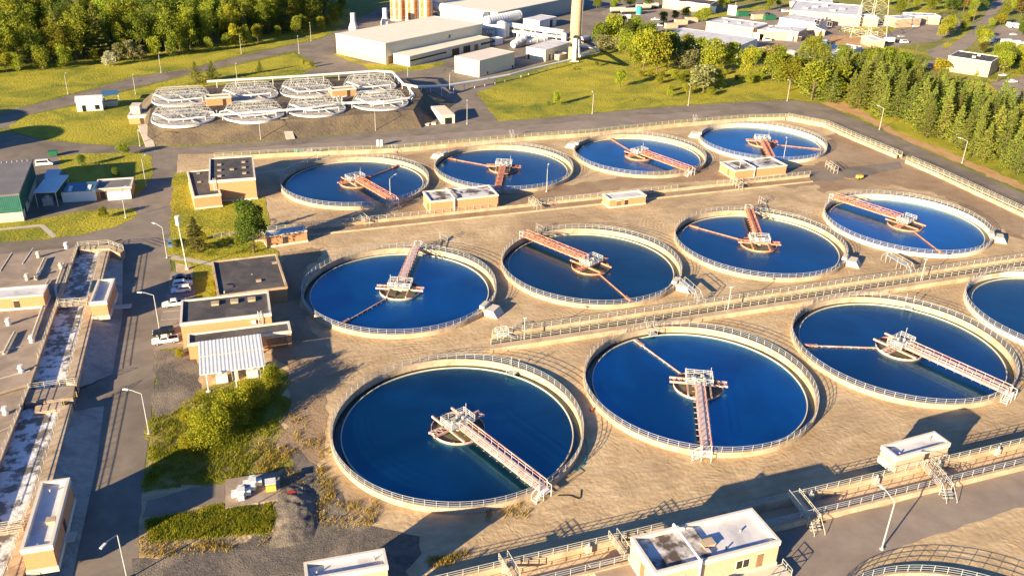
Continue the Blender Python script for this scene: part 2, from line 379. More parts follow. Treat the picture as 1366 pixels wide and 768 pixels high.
# top right streets and lots
sheet('car_park', [(1185, 44), (1215, 24), (1262, 19), (1290, 30), (1250, 56), (1200, 60)], M.asph2, .056)
sheet('street', [(1195, 90), (1255, 60), (1310, 26), (1326, 0), (1338, -12), (1352, -12), (1326, 22), (1296, 62), (1266, 78), (1236, 92)], M.asph2, .060, amp=.2)
sheet('car_park', [(1318, 55), (1330, 34), (1400, 40), (1400, 72), (1330, 64)], M.asph2, .056)
sheet('car_park', [(1320, 112), (1362, 96), (1400, 92), (1400, 140), (1340, 130)], M.asph2, .056)
sheet('truck_yard', [(800, 16), (850, 2), (1100, 12), (1200, 30), (1200, 68), (1100, 76), (1040, 72), (1010, 66), (900, 40), (845, 46), (820, 40)], M.asph2, .052)
sheet('dirt_patch', [(1110, 48), (1180, 46), (1190, 60), (1140, 66), (1104, 62)], M.orange, .058, amp=.5)

sheet('lawn', [(443, 72), (449, 71), (475, 80), (487, 85), (515, 86.5), (546, 88.5), (590, 83), (597, 85.5), (562, 94), (520, 97), (492, 94), (486, 88), (470, 83)], M.grass, .070, amp=.2)
sheet('lawn', [(1150, -6), (1310, -8), (1316, 8), (1262, 17), (1215, 22), (1188, 12)], M.grass, .072, amp=.5)
sheet('lawn', [(1152, 66), (1185, 62), (1232, 70), (1250, 80), (1200, 92), (1150, 86)], M.grass, .074, amp=.5)
sheet('lawn', [(1075, 62), (1100, 58), (1118, 62), (1108, 70), (1080, 72)], M.grass, .076, amp=.3)
sheet('lawn', [(1115, 42), (1150, 36), (1185, 38), (1215, 26), (1222, 28), (1180, 46), (1140, 47)], M.grass, .078, amp=.3)
sheet('lawn', [(930, 20), (980, 12), (1010, 8), (1036, 12), (990, 18), (940, 27)], M.grass, .080, amp=.3)
sheet('lawn', [(1255, 62), (1296, 34), (1300, 38), (1262, 66)], M.grass, .082, amp=.2)
sheet('lawn', [(1300, 74), (1330, 66), (1400, 76), (1400, 96), (1320, 110)], M.grass, .084, amp=.5)
# parking bay lines: painted strips
pl = MB()
for i in range(9):
    a = g(226 - i * 2.2, 372 + i * 11.0); b = g(258 - i * 1.4, 369 + i * 11.0)
    dx, dy = b[0] - a[0], b[1] - a[1]; L = hypot(dx, dy); nx, ny = -dy / L * .06, dx / L * .06
    pl.add([(a[0] - nx, a[1] - ny, .048), (b[0] - nx, b[1] - ny, .048), (b[0] + nx, b[1] + ny, .048), (a[0] + nx, a[1] + ny, .048)], [(0, 1, 2, 3)])
o = pl.build('parking_markings', M.white); o['kind'] = 'structure'

# ------------------------------------------------------------------ clarifier tanks
def mesh_tank():
    K = {}
    K['wall'] = MB().lathe([(19.75, -.6), (RT, -.6), (RT, 1.0), (19.75, 1.0)], 128).mesh('tank_wall', M.conc)
    K['wallw'] = MB().lathe([(19.75, -.6), (RT, -.6), (RT, 1.0), (19.75, 1.0)], 128).mesh('tank_wall', M.concw)
    K['launder'] = MB().lathe([(18.55, -.35), (19.745, -.35), (19.745, -.28), (18.55, -.28)], 128).mesh('launder', M.wL)
    K['weir'] = MB().lathe([(18.38, -.4), (18.54, -.4), (18.54, .12), (18.38, .12)], 128).mesh('weir', M.concw)
    for k in 'ABCD': K['water' + k] = MB().disc(18.37, -.05, 128).mesh('water', getattr(M, 'w' + k))
    NP = 76
    rr = 20.06
    r = MB()
    for z in (1.35, 1.71, 2.07):
        r.line([(rr * cos(2 * pi * i / 128), rr * sin(2 * pi * i / 128), z) for i in range(128)], .034, 4, True)
    K['railing'] = r.mesh('railing', M.galv)
    K['post'] = MB().bar((0, 0, 1.0), (0, 0, 2.1), .042).mesh('rail_post', M.galv)
    K['NP'] = NP; K['rr'] = rr
    for sty, ma, md, mr in (('p', M.pink, M.deckp, M.pink), ('r', M.red, M.red, M.red)):
        x0, x1 = 1.3, 20.6
        K['deck' + sty] = MB().box(x0, -.62, 1.28, x1, .62, 1.36).mesh('walkway', md)
        t = MB()
        n = 12
        for sy in (-.72, .72):
            t.box(x0, sy - .09, 1.02, x1, sy + .09, 1.30)
            t.bar((x0, sy, 2.42), (x1, sy, 2.42), .085); t.bar((x0, sy, 1.9), (x1, sy, 1.9), .055)
            for i in range(n + 1):
                x = x0 + (x1 - x0) * i / n
                t.bar((x, sy, 1.3), (x, sy, 2.42), .06)
                if i < n and sty == 'r':
                    xn = x0 + (x1 - x0) * (i + 1) / n
                    t.bar((x, sy, 1.3 if i % 2 else 2.4), (xn, sy, 2.4 if i % 2 else 1.3), .05)
                if i < n:
                    t.bar((x + .4, sy * 1.0, 1.05), (x + .4, sy * 1.75, 1.05), .06)
        K['truss' + sty] = t.mesh('side_truss', ma)
        fw = MB().lathe([(4.24, -.3), (4.30, -.3), (4.30, .36), (4.24, .36)], 64)
        for a in range(8): fw.bar((4.25 * cos(a * pi / 4), 4.25 * sin(a * pi / 4), -.2), (4.25 * cos(a * pi / 4), 4.25 * sin(a * pi / 4), .5), .07)
        K['fw' + sty] = fw.mesh('feedwell', mr)
        bm_ = MB()
        for y in (-1.95, 1.95): bm_.box(-4.4, y - .13, .64, 4.4, y + .13, .98)
        K['beam' + sty] = bm_.mesh('cross_beam', ma)
        ld = MB()
        for x in (-.95, .45):
            ld.box(x - .1, -5.0, .64, x + .1, 5.0, 1.0)
        for i in range(11):
            y = -4.9 + i * .98
            ld.bar((-.95, y, .85), (.45, y, .85), .06)
            if i < 10: ld.bar((-.95, y, .95), (.45, y + .98, .95), .045)
        K['ladder' + sty] = ld.mesh('ladder_truss', ma)
        sk = MB().bar((4.3, 0, .12), (17.6, 0, .12), .14, 4)
        for i in range(9): sk.bar((5 + i * 1.4, 0, .1), (5 + i * 1.4, .3, -.05), .07)
        K['skim' + sty] = sk.mesh('skimmer_arm', ma)
        K['skb' + sty] = MB().box(15.6, -.28, .02, 18.2, .28, .36).mesh('skimmer_box', ma)
    K['scum'] = MB().disc(4.23, .03, 48).mesh('feedwell_water', M.scum)
    p = MB().box(-1.5, -2.3, 1.30, 1.45, 2.3, 1.40)
    K['plat'] = p.mesh('drive_platform', M.galv)
    q = MB()
    for z in (1.8, 2.15, 2.5): q.line([(-1.5, -2.3, z), (1.45, -2.3, z), (1.45, 2.3, z), (-1.5, 2.3, z)], .04, 4, True)
    for x, y in [(-1.5, -2.3), (0, -2.3), (1.45, -2.3), (1.45, -.8), (1.45, .8), (1.45, 2.3), (0, 2.3), (-1.5, 2.3), (-1.5, .8), (-1.5, -.8)]: q.bar((x, y, 1.4), (x, y, 2.55), .04)
    K['guard'] = q.mesh('guard_rail', M.white)
    d = MB().cyl(0, 0, .0, 1.29, .6, 16); d.cyl(0, 0, 1.4, 1.62, .6, 16); d.box(-.25, -1.2, 1.4, .25, -.6, 1.95); d.cyl(.1, .9, 1.4, 2.1, .22, 10); d.box(-1.0, .3, 1.4, -.65, .9, 2.0)
    K['motor'] = d.mesh('drive_unit', M.galv2)
    K['aer'] = MB().bar((-.4, 1.9, 1.4), (-.4, 1.9, 3.9), .06).mesh('mast', M.galv)
    ls = MB().box(20.16, -.75, 1.02, 21.5, .75, 1.12)
    for i in range(4): ls.box(20.45, -1.1 - i * .32, .80 - i * .24, 21.45, -.8 - i * .32, .86 - i * .24)
    for x in (20.4, 21.48):
        if x > 21: ls.bar((x, .73, 2.1), (x, -.75, 2.1), .055)
        ls.bar((x, -.75, 2.1), (x, -2.1, 1.1), .055)
        for y in (-.75, .73): ls.bar((x, y, 0), (x, y, 2.1), .055)
        ls.bar((x, -2.1, 0), (x, -2.1, 1.1), .055)
    ls.bar((20.4, .73, 2.1), (21.48, .73, 2.1), .055)
    K['stair'] = ls.mesh('access_stair', M.white)
    b = MB().box(19.2, -1.2, 1.16, 20.3, 1.2, 1.9)
    b.add([(20.14, -1.5, 0), (23.4, -1.5, 0), (23.4, 1.5, 0), (20.14, 1.5, 0), (20.14, -1.5, 1.4), (22.4, -1.5, 1.4), (22.4, 1.5, 1.4), (20.14, 1.5, 1.4)],
          [(3, 2, 1, 0), (4, 5, 6, 7), (0, 1, 5, 4), (1, 2, 6, 5), (2, 3, 7, 6), (3, 0, 4, 7)])
    K['outlet'] = b.mesh('outlet_box', M.concw)
    gt = MB().box(17.9, -.75, .3, 20.9, .75, .38)
    for y in (-.75, .75):
        gt.bar((18, y, .4), (18, y, 1.45), .05); gt.bar((18, y, 1.4), (19.6, y, 1.4), .045); gt.bar((19.9, y, 1.15), (19.9, y, 2.9), .05); gt.bar((19.9, y, 2.2), (21.2, y, 1.9), .045)
    gt.bar((18, -.75, 1.4), (18, .75, 1.4), .045)
    K['gate'] = gt.mesh('access_platform', M.galv)
    return K
KT = mesh_tank()

def angle_to(c, px, z):
    x, y = g(*px, z); return atan2(y - c[1], x - c[0])

def tank(key, label, sty, wat, bridge=None, skim=None, outlet=None, gate=None, pale=False):
    c = TANKS[key]
    t = thing('clarifier_tank', label, 'clarifier tank', (c[0], c[1], 1.5 if key == 'T5' else 0), 0, 'round clarifier tanks')
    ob('wall', KT['wallw' if pale else 'wall'], t); ob('launder', KT['launder'], t); ob('weir', KT['weir'], t); ob('water', KT['water' + wat], t)
    r = ob('railing', KT['railing'], t)
    for i in range(KT['NP']):
        a = 2 * pi * i / KT['NP']
        ob('rail_post', KT['post'], r, (KT['rr'] * cos(a), KT['rr'] * sin(a), 0), a)
    if bridge is not None:
        a = angle_to(c, bridge, 1.8)
        b = ob('bridge', KT['deck' + sty], t, rz=a); ob('side_truss', KT['truss' + sty], b); ob('access_stair', KT['stair'], b)
        f = ob('feedwell', KT['fw' + sty], t, rz=a); ob('feedwell_water', KT['scum'], f); ob('cross_beam', KT['beam' + sty], f); ob('ladder_truss', KT['ladder' + sty], f)
        p = ob('drive_platform', KT['plat'], t, rz=a); ob('guard_rail', KT['guard'], p); ob('drive_unit', KT['motor'], p); ob('mast', KT['aer'], p)
    if skim is not None:
        a = angle_to(c, skim, .2); s = ob('skimmer_arm', KT['skim' + sty], t, rz=a); ob('skimmer_box', KT['skb' + sty], s)
    if outlet is not None: ob('outlet_box', KT['outlet'], t, rz=angle_to(c, outlet, .5))
    if gate is not None: ob('access_platform', KT['gate'], t, rz=angle_to(c, gate, 1.0))
    return t
tank('T1', 'nearest whole clarifier tank, beside the gravel mound, pale pink bridge to its lower right rim', 'p', 'A', (738, 657), (718, 652), None, (690, 486))
tank('T2', 'bright blue clarifier tank whose pale pink bridge runs straight down to the near rim', 'p', 'B', (943.5, 604), (843, 450), None, (872, 443))
tank('T3', 'dark clarifier tank with faded pink bridge to the lower right, above the small flat-roofed hut', 'p', 'A', (1352, 522), (1072, 460), None, (1213, 403), )
tank('T4', 'clarifier tank cut by the picture edge, only plain blue water and pale rim in view', 'p', 'C', None, None, None, None, True)
tank('T5', 'clarifier tank at the bottom edge showing only its far rim and rails', 'p', 'A')
tank('M1', 'bright blue clarifier tank beside the dark-roofed office, faded pink bridge to its far rim', 'p', 'B', (556, 326), (455, 432), (650, 414))
tank('M2', 'darkest clarifier tank, red bridge to upper left and thin rusty arm to near rim', 'r', 'C', (706, 313), (840, 400), (905, 381))
tank('M3', 'clarifier tank with red bridge to its far rim, thin rusty arm reaching the left wall', 'r', 'A', (998, 275), (918, 300), (1130, 349))
tank('M4', 'pale-walled clarifier tank nearest the conifers, long red bridge to the upper left', 'r', 'D', (1110, 260), (1256, 337), (1328, 318), None, True)
tank('F1', 'clarifier tank beside the tall tan block, red bridge ending at a street lamp', 'r', 'A', (530, 268), (540, 217), None)
tank('F2', 'clarifier tank behind the longest tan hut, short-looking red bridge to near rim', 'r', 'A', (664, 250), (598, 211), (584, 208))
tank('F3', 'clarifier tank between two others below the grass hill, red bridge to lower right', 'r', 'D', (923, 226), (813, 184), (771, 195))
tank('F4', 'brightest far clarifier tank with pale wall, partly behind a stained-roof hut', 'r', 'D', (1032, 214), (1094, 199), (934, 181), None, True)

# ------------------------------------------------------------------ buildings
def obox(parent, name, m, x0, y0, z0, x1, y1, z1):
    return MB().box(x0, y0, z0, x1, y1, z1).build(name, m, parent)

def building(name, label, cat, fl, fr, br, zt, zb=0.0, wall=M.brick, roof=M.roof, trim=M.trim, band=.5, over=.1, plinth=None, doors=(), wins=(), garage=(), group=None, recess=.28, depth=None, base_extra=0.0, axis=None):
    """flat-roofed block given by the photo pixels of three roof corners and its roof height"""
    A, B, C = g(*fl, zt), g(*fr, zt), g(*br, zt)
    rz = atan2(B[1] - A[1], B[0] - A[0]) if axis is None else axis
    ux, uy = cos(rz), sin(rz)
    W = (B[0] - A[0]) * ux + (B[1] - A[1]) * uy
    Dp = depth or abs(-(C[0] - B[0]) * uy + (C[1] - B[1]) * ux)
    t = thing(name, label, cat, (A[0], A[1], zb), rz, group)
    H = zt - zb
    w = MB().box(0, 0, -base_extra, W, Dp, H - band); w.build('wall', wall, t)
    if plinth: obox(t, 'plinth', plinth, -.12, -.12, -base_extra - .01, W + .12, Dp + .12, .45)
    k = .3
    p = MB()
    for x0, y0, x1, y1 in ((-over, -over, W + over, k), (-over, Dp - k, W + over, Dp + over), (-over, k, k, Dp - k), (W - k, k, W + over, Dp - k)):
        p.box(x0, y0, H - band + .002, x1, y1, H)
    p.build('parapet', trim, t)
    obox(t, 'roof', roof, k + .002, k + .002, H - band + .003, W - k - .002, Dp - k - .002, H - recess)
    def face(nm, f, a, z0, wd, hg, m, pr=.05):
        if f == 's': b = (a, -pr, z0, a + wd, .1, z0 + hg)
        elif f == 'n': b = (a, Dp - .1, z0, a + wd, Dp + pr, z0 + hg)
        elif f == 'w': b = (-pr, a, z0, .1, a + wd, z0 + hg)
        else: b = (W - .1, a, z0, W + pr, a + wd, z0 + hg)
        o = obox(t, nm, m, *b)
        return o
    for q in doors:
        f, a, wd, hg, m = q[:5]; z0 = q[5] if len(q) > 5 else .02
        if wd < 0: wd = -wd
        o = face('door', f, a if a >= 0 else W + a, z0, wd, hg, m)
        if f == 's': obox(o, 'lintel', M.trim, (a if a >= 0 else W + a) - .12, -.07, z0 + hg, (a if a >= 0 else W + a) + wd + .12, .06, z0 + hg + .14)
    for f, a, z0, wd, hg in wins:
        o = face('window', f, a, z0, wd, hg, M.glassd, .03)
        if f == 's':
            fm = MB()
            for x in (a - .07, a + wd / 2 - .03, a + wd): fm.box(x, -.075, z0, x + .07, .05, z0 + hg)
            fm.box(a - .07, -.076, z0 - .1, a + wd + .07, .05, z0); fm.box(a - .07, -.076, z0 + hg, a + wd + .07, .05, z0 + hg + .08)
            fm.build('frame', M.trim, o)
    for f, a, wd, hg, *_ in garage: face('garage_door', f, a, .03, wd, hg, M.doorw, .05)
    t['_w'] = W; t['_d'] = Dp; t['_h'] = H
    return t
def rooftop(t, items):
    """vents and boxes fixed on a roof: (name, x, y, sx, sy, h, mat) in fractions of the roof"""
    W, Dp, H = t['_w'], t['_d'], t['_h']
    for nm, fx, fy, sx, sy, h, m in items:
        x, y = fx * W, fy * Dp
        b = MB()
        if sx == 0: b.cyl(x, y, H - .602, H - .602 + h, sy, 12)
        else:
            b.box(x - sx / 2, y - sy / 2, H - .602, x + sx / 2, y + sy / 2, H - .602 + h)
            b.box(x - sx / 2 - .08, y - sy / 2 - .08, H - .602 + h, x + sx / 2 + .08, y + sy / 2 + .08, H - .602 + h + .08)
        b.build(nm, m, t)
def roofpipe(t, y0, y1, fx, drop, r=.16):
    """white pipe lying across a roof, dropping down the front wall"""
    W, Dp, H = t['_w'], t['_d'], t['_h']; x = fx * W
    b = MB().line([(x, y1 * Dp, H - .6), (x, y1 * Dp, H + .35), (x, y0 * Dp + .0, H + .35)], r, 8)
    b.line([(x, y0 * Dp, H + .35), (x, -.35, H + .35), (x, -.35, drop)], r, 8)
    b.build('pipe', M.white, t)

def P(u, v, off, sc): return (off[0] + u / sc, off[1] + v / sc)

# tall tan block by the first far tank: high part, low wing
o5 = (230, 190); s5 = 5.12
bh = building('tan_block', 'tall tan brick block with black roof and rows of small rooftop boxes', 'building', P(250, 262, o5, s5), P(565, 240, o5, s5), P(545, 90, o5, s5), 5.9, 0, plinth=M.trim, band=.7)
rooftop(bh, [('vent_box', .22, .2, .9, .9, .5, M.conc), ('vent_box', .22, .45, .9, .9, .5, M.conc), ('vent_box', .22, .7, .9, .9, .5, M.conc), ('vent_box', .5, .45, 1, .9, .5, M.conc), ('vent_box', .77, .25, .9, .9, .5, M.conc), ('vent_box', .77, .5, .9, .9, .5, M.conc), ('vent_box', .77, .75, .9, .9, .5, M.conc)])
lad = MB()
for x in (1.0, 1.5): lad.bar((x, -.25, 2.6), (x, -.25, 6.6), .06)
for i in range(9): lad.bar((1.0, -.25, 2.9 + i * .4), (1.5, -.25, 2.9 + i * .4), .04)
lad.build('ladder', M.white, bh)
W_, D_, H_ = bh['_w'], bh['_d'], bh['_h']
lw = building('low_wing', 'low tan brick wing built against the west side of the tall tan block', 'building', P(145, 370, o5, s5), P(330, 350, o5, s5), P(330, 300, o5, s5), 3.5, 0, plinth=M.trim, band=.5, depth=20)
rooftop(lw, [('vent_box', .35, .55, .8, .8, .4, M.conc), ('vent_box', .4, .9, .8, .8, .4, M.conc)])
# small hut south of it
sh = building('valve_hut', 'small tan brick hut with blue-lit white roof just behind the round leafy tree', 'hut', P(640, 640, o5, s5), P(917, 600, o5, s5), P(910, 565, o5, s5), 2.9, 0, roof=M.roofw, plinth=M.trim, band=.3, doors=(('s', 3.6, 1.2, 2.1, M.doord),))
# office with annex and canopy
b3 = building('office_block', 'tan office block with black felt roof and three pale roof boxes beside the parked cars', 'building', (240.4, 431.2), (361.3, 417.5), (358, 388), 5.0, 0, band=.6, plinth=None)
rooftop(b3, [('roof_vent', .38, .72, 1.3, 1.3, .6, M.yelconc), ('roof_vent', .6, .72, 1.3, 1.3, .6, M.yelconc), ('roof_vent', .8, .72, 1.3, 1.3, .6, M.yelconc)])
lad = MB()
for x in (13.6, 14.2): lad.bar((x, -.28, 2.9), (x, -.28, 5.9), .06)
for i in range(7): lad.bar((13.6, -.28, 3.1 + i * .4), (14.2, -.28, 3.1 + i * .4), .045)
lad.build('ladder', M.white, b3)
MB().box(12.3, -.5, 3.4, 13.1, -.004, 4.0).build('air_conditioner', M.white, b3)
bb = building('office_annex', 'low front annex of the office with dark roof and white fascia, behind the ribbed canopy', 'building', (250.5, 458.5), (388, 440.8), (386, 428), 3.3, 0, band=.5, doors=(('s', 13.5, 3.6, 2.3, M.doorb),))
bl = building('workshop_block', 'wide low workshop with cracked black roof between the office and lawn', 'building', P(222, 235, (230, 330), 3.657), P(560, 190, (230, 330), 3.657), P(519, 28, (230, 330), 3.657), 3.4, 0, band=.35, trim=M.yelconc)
rooftop(bl, [('vent_box', .62, .28, .9, .7, .5, M.yelconc), ('vent_box', .93, .75, .9, .9, .4, M.conc), ('vent_pipe', .1, .08, 0, .15, .8, M.galv), ('vent_pipe', .55, .5, 0, .2, .4, M.conc)])
# ribbed canopy
A = g(266, 499.5, 3.7); B = g(354.4, 487, 3.7); C = g(351, 446, 3.7)
rz = atan2(B[1] - A[1], B[0] - A[0]); W = hypot(B[0] - A[0], B[1] - A[1]); Dp = abs(-(C[0] - B[0]) * sin(rz) + (C[1] - B[1]) * cos(rz))
cn = thing('canopy', 'white ribbed metal canopy on posts in front of the office annex', 'canopy', (A[0], A[1], 0), rz)
c = MB(); n = 17
for half, (y0, y1, za, zb_) in enumerate(((0, Dp * .52, 3.62, 3.75), (Dp * .52 + .05, Dp, 3.82, 3.95))):
    vs = []; fs = []
    for i in range(n * 4 + 1):
        x = W * i / (n * 4); dz = (0, .03, .03, 0)[i % 4]
        vs += [(x, y0, za + dz), (x, y1, zb_ + dz), (x, y0, za + dz - .03), (x, y1, zb_ + dz - .03)]
    for i in range(n * 4):
        a = i * 4; fs += [(a, a + 4, a + 5, a + 1), (a + 2, a + 3, a + 7, a + 6), (a, a + 2, a + 6, a + 4), (a + 1, a + 5, a + 7, a + 3)]
    c.add(vs, fs)
c.build('roof_sheet', M.whitem, cn)
fr = MB()
for y in (.15, Dp * .5, Dp - .15): fr.box(.1, y - .08, 3.45, W - .1, y + .08, 3.6)
fr.build('roof_beam', M.whitem, cn)
for x in (1.0, 5.6, W - .4):
    for y in (.15, Dp - .2):
        p = MB().bar((x, y, 0), (x, y, 3.45), .1); p.cyl(x, y, 0, .18, .4, 10); p.build('post', M.whitem, cn)
def local(t, x, y, z=0):
    a = t.rotation_euler[2]; return (t.location.x + x * cos(a) - y * sin(a), t.location.y + x * sin(a) + y * cos(a), t.location.z + z)
for i, (x, y, sx, sy, h, lb) in enumerate(((2.4, 2.2, 1.9, 1.6, 1.6, 'white box tank under the left half of the ribbed canopy'), (5.0, 2.6, 1.1, 1.1, 1.9, 'narrow grey cabinet in the middle under the ribbed canopy'), (7.4, 2.4, 2.4, 1.5, 1.5, 'wide white tank unit under the right half of the ribbed canopy'))):
    t = thing('storage_tank', lb, 'tank', local(cn, x, y), rz)
    MB().box(0, 0, .12, sx, sy, h).build('tank_body', M.white if i != 1 else M.galv, t)
    MB().box(-.1, -.1, 0, sx + .1, sy + .1, .118).build('base', M.conc, t)
    MB().cyl(sx / 2, sy / 2, h, h + .18, .28, 12).build('lid', M.galv, t)

# huts standing along the channels
def hut(label, fl, fr, br, zt, zb, **k): return building('pump_hut', label, 'hut', fl, fr, br, zt, zb, group='flat-roofed huts along the channels', **k)
o1 = (1160, 530); s1 = 5.488
h1 = hut('small pale tan hut with white roof on the near channel, below the dark right-hand tank', P(205, 437, o1, s1), P(590, 330, o1, s1), P(490, 243, o1, s1), 5.0, 2.6, wall=M.brick2, roof=M.roofw, plinth=M.concw, base_extra=.6, band=.75, recess=.6, doors=(('s', 5.6, .9, 1.5, M.doord, .3),))
rooftop(h1, [('vent_pipe', .13, .3, 0, .12, .5, M.galv), ('vent_pipe', .82, .7, 0, .12, .6, M.galv)])
o2 = (820, 600); s2 = 4.571
h2 = hut('largest near hut with half black, half white roof and a white pipe across it', P(250, 745, o2, s2), P(1010, 550, o2, s2), P(850, 350, o2, s2), 6.3, 2.3, wall=M.brick2, roof=M.roofm, plinth=M.concw, base_extra=1.0, band=.75, recess=.6,
         doors=(('s', 14.6, .9, 2.2, M.doorb, .4), ('w', 2.5, 1.0, 2.1, M.doorb, .4)), wins=(('s', 11.6, 1.0, 1.9, 1.3), ('s', 2.2, 1.0, 1.9, 1.3)))
W, Dp, H = h2['_w'], h2['_d'], h2['_h']
MB().box(W * .5, .31, H - .605, W - .31, Dp - .31, H - .57).build('white_roof_half', M.roofw, h2)
rooftop(h2, [('roof_hatch', .5, .42, 1.5, 1.1, .5, M.yelconc), ('vent_pipe', .6, .2, 0, .1, .5, M.black), ('vent_pipe', .8, .55, 0, .14, .4, M.galv), ('vent_pipe', .42, .95, 0, .12, .7, M.galv)])
roofpipe(h2, .0, 1.02, .34, .2)
MB().box(W * .52, -2.4, -.55, W + .9, -.13, -.02).build('landing', M.concw, h2)
rl_ = MB()
for z in (.5, 1.0): rl_.line([(W * .82, -2.3, z), (W + .8, -2.3, z), (W + .8, -.3, z)], .045)
for x, y in ((W * .82, -2.3), (W * .91, -2.3), (W + .8, -2.3), (W + .8, -1.2), (W + .8, -.3)): rl_.bar((x, y, -.03), (x, y, 1.0), .05)
rl_.build('landing_rail', M.galv, h2)
MB().box(W * .55, -1.5, -.018, W * .6, -.6, .7).box(W * .36, -1.2, .3, W * .41, -.06, .9).build('wall_unit', M.brick2, h2)
o3 = (380, 660); s3 = 5.69
h3 = hut('white-roofed hut cut by the bottom edge, below the leftmost near tank', P(160, 640, o3, s3), P(778, 528, o3, s3), P(748, 405, o3, s3), 5.6, 1.8, wall=M.brick2, roof=M.roofw, plinth=M.concw, base_extra=1.8, band=.75, recess=.6)
rooftop(h3, [('vent_pipe', .14, .4, 0, .12, .5, M.galv), ('vent_pipe', .86, .65, 0, .12, .5, M.galv)])
h4 = hut('longest far hut with stained dark roof and pipe, in front of the second far tank', P(790, 210, (430, 230), 5.464), P(1282, 160, (430, 230), 5.464), P(1235, 88, (430, 230), 5.464), 3.7, 0, wall=M.brick, roof=M.roofm, plinth=M.conc, band=.45, doors=(('w', 2.2, .9, 2.1, M.doord),))
roofpipe(h4, .0, .95, .34, .3)
rooftop(h4, [('roof_hatch', .46, .6, 1.3, 1.0, .5, M.conc)])
h5 = hut('smallest hut, tan with two dark doors, alone between the far and middle tanks', P(830, 345, (680, 210), 6.21), P(1130, 310, (680, 210), 6.21), P(1090, 265, (680, 210), 6.21), 2.6, 0, wall=M.brick, roof=M.roofw, plinth=M.concw, band=.4, doors=(('s', 2.0, 1.3, 1.7, M.doorb), ('s', 4.4, 1.0, 1.8, M.doord)))
h6 = hut('orange-tan hut with dark stained roof hiding the near rim of the brightest far tank', P(235, 212, (940, 190), 5.69), P(625, 170, (940, 190), 5.69), P(530, 105, (940, 190), 5.69), 3.0, 0, wall=M.brick, roof=M.roofm, plinth=M.conc, band=.4, doors=(('w', 2.8, 1.0, 2.1, M.doorb),))
roofpipe(h6, .0, .9, .36, .2, .13)
ZD = 1.75
h7 = hut('narrow tan tower hut with blue-white roof on the walkway of the upper channel', (119, 403), (141.7, 401.2), (147.2, 371.6), 5.2, ZD, wall=M.brick, roof=M.roofw, plinth=M.concw, band=.75, recess=.6, base_extra=.4)
MB().box(h7['_w'] + .01, 3.2, .0, h7['_w'] + 3.4, 4.6, .15).build('landing', M.concw, h7)
h8 = hut('brick hut with one rooftop box on the lower channel walkway, bottom left', (27.4, 732.3), (69, 725.8), (87, 637.6), 5.6, ZD, wall=M.brick, roof=M.roofw, plinth=M.concw, band=.75, recess=.6, base_extra=.4, doors=(('e', 6.0, 1.0, 2.1, M.doord),))
rooftop(h8, [('roof_box', .72, .38, 1.0, .9, .5, M.conc), ('vent_pipe', .4, .85, 0, .12, .6, M.galv), ('vent_pipe', .5, .05, 0, .12, .5, M.galv)])
MB().box(h8['_w'] + .01, 4.6, .0, h8['_w'] + 1.2, 6.4, .15).build('landing', M.concw, h8)
# hut standing on the aeration deck at the left edge
h9 = hut('low wide tan hut with dark doorway on the aeration deck, left edge', P(-160, 405, (0, 310), 4.517), P(257, 372, (0, 310), 4.517), P(245, 315, (0, 310), 4.517), 4.6, ZD, wall=M.brick, roof=M.roofw, plinth=M.trim, band=.3, base_extra=.3, doors=(('s', 6.6, 1.0, 1.9, M.doord),))

# green-roofed works building and its sheds (left edge)
A = g(23.7, 257.6, 7.1); rz = AZ
W, Dp = 16.0, 26.0
bw = thing('works_building', 'big works building with teal cladding, cream base and grey roof at the left edge', 'building', (A[0] - W * UX, A[1] - W * UY, 0), rz)
MB().box(0, 0, 0, W, Dp, 2.4).build('wall', M.cream, bw)
c = MB().box(-.15, -.15, 2.402, W + .15, Dp + .15, 6.6)
for i in range(40): c.box(i * .4, -.21, 2.45, i * .4 + .12, -.151, 6.55)
for i in range(60): c.box(W + .151, i * .43, 2.45, W + .21, i * .43 + .12, 6.55)
c.build('cladding', M.teal, bw)
MB().prism([(-.3, -.3), (W + .3, -.3), (W + .3, Dp + .3), (-.3, Dp + .3)], 6.602, 7.1).build('roof', M.roofg, bw)
MB().box(W + .0, 3.5, .05, W + .06, 5.3, 2.2).build('door', M.glassd, bw)
MB().box(W + .0, 9, 1.2, W + .06, 10.2, 2.0).build('window', M.glassd, bw)
v = MB()
for i in range(7): v.cyl(W * .5 + i * 1.2, Dp - 1.2, 7.09, 7.4, .12, 8)
v.build('roof_vent', M.galv, bw)
def shed(label, q, zt, m, roofm, posts=True, th=.18, name='lean_to_canopy', cat='canopy', slope=.3):
    A, B, C = g(*q[0], zt), g(*q[1], zt), g(*q[2], zt)
    rz = atan2(B[1] - A[1], B[0] - A[0]); W = hypot(B[0] - A[0], B[1] - A[1]); Dp = abs(-(C[0] - B[0]) * sin(rz) + (C[1] - B[1]) * cos(rz))
    t = thing(name, label, cat, (A[0], A[1], 0), rz)
    MB().add([(0, 0, zt - th), (W, 0, zt - th), (W, Dp, zt - th + slope), (0, Dp, zt - th + slope), (0, 0, zt), (W, 0, zt), (W, Dp, zt + slope), (0, Dp, zt + slope)],
             [(3, 2, 1, 0), (4, 5, 6, 7), (0, 1, 5, 4), (1, 2, 6, 5), (2, 3, 7, 6), (3, 0, 4, 7)]).build('roof_sheet', roofm, t)
    if posts:
        for x in (.3, W - .3):
            for y in (.3, Dp - .3): MB().bar((x, y, 0), (x, y, zt - th + slope * y / Dp), .09).build('post', M.whitem, t)
    else: MB().box(.05, .05, 0, W - .05, Dp - .05, zt - th).build('body', m, t)
    return t
shed('blue-white sheet canopy on posts over a grey machine, beside the teal building', ((44, 257), (74.7, 256), (84.4, 235)), 4.0, None, M.whitem)
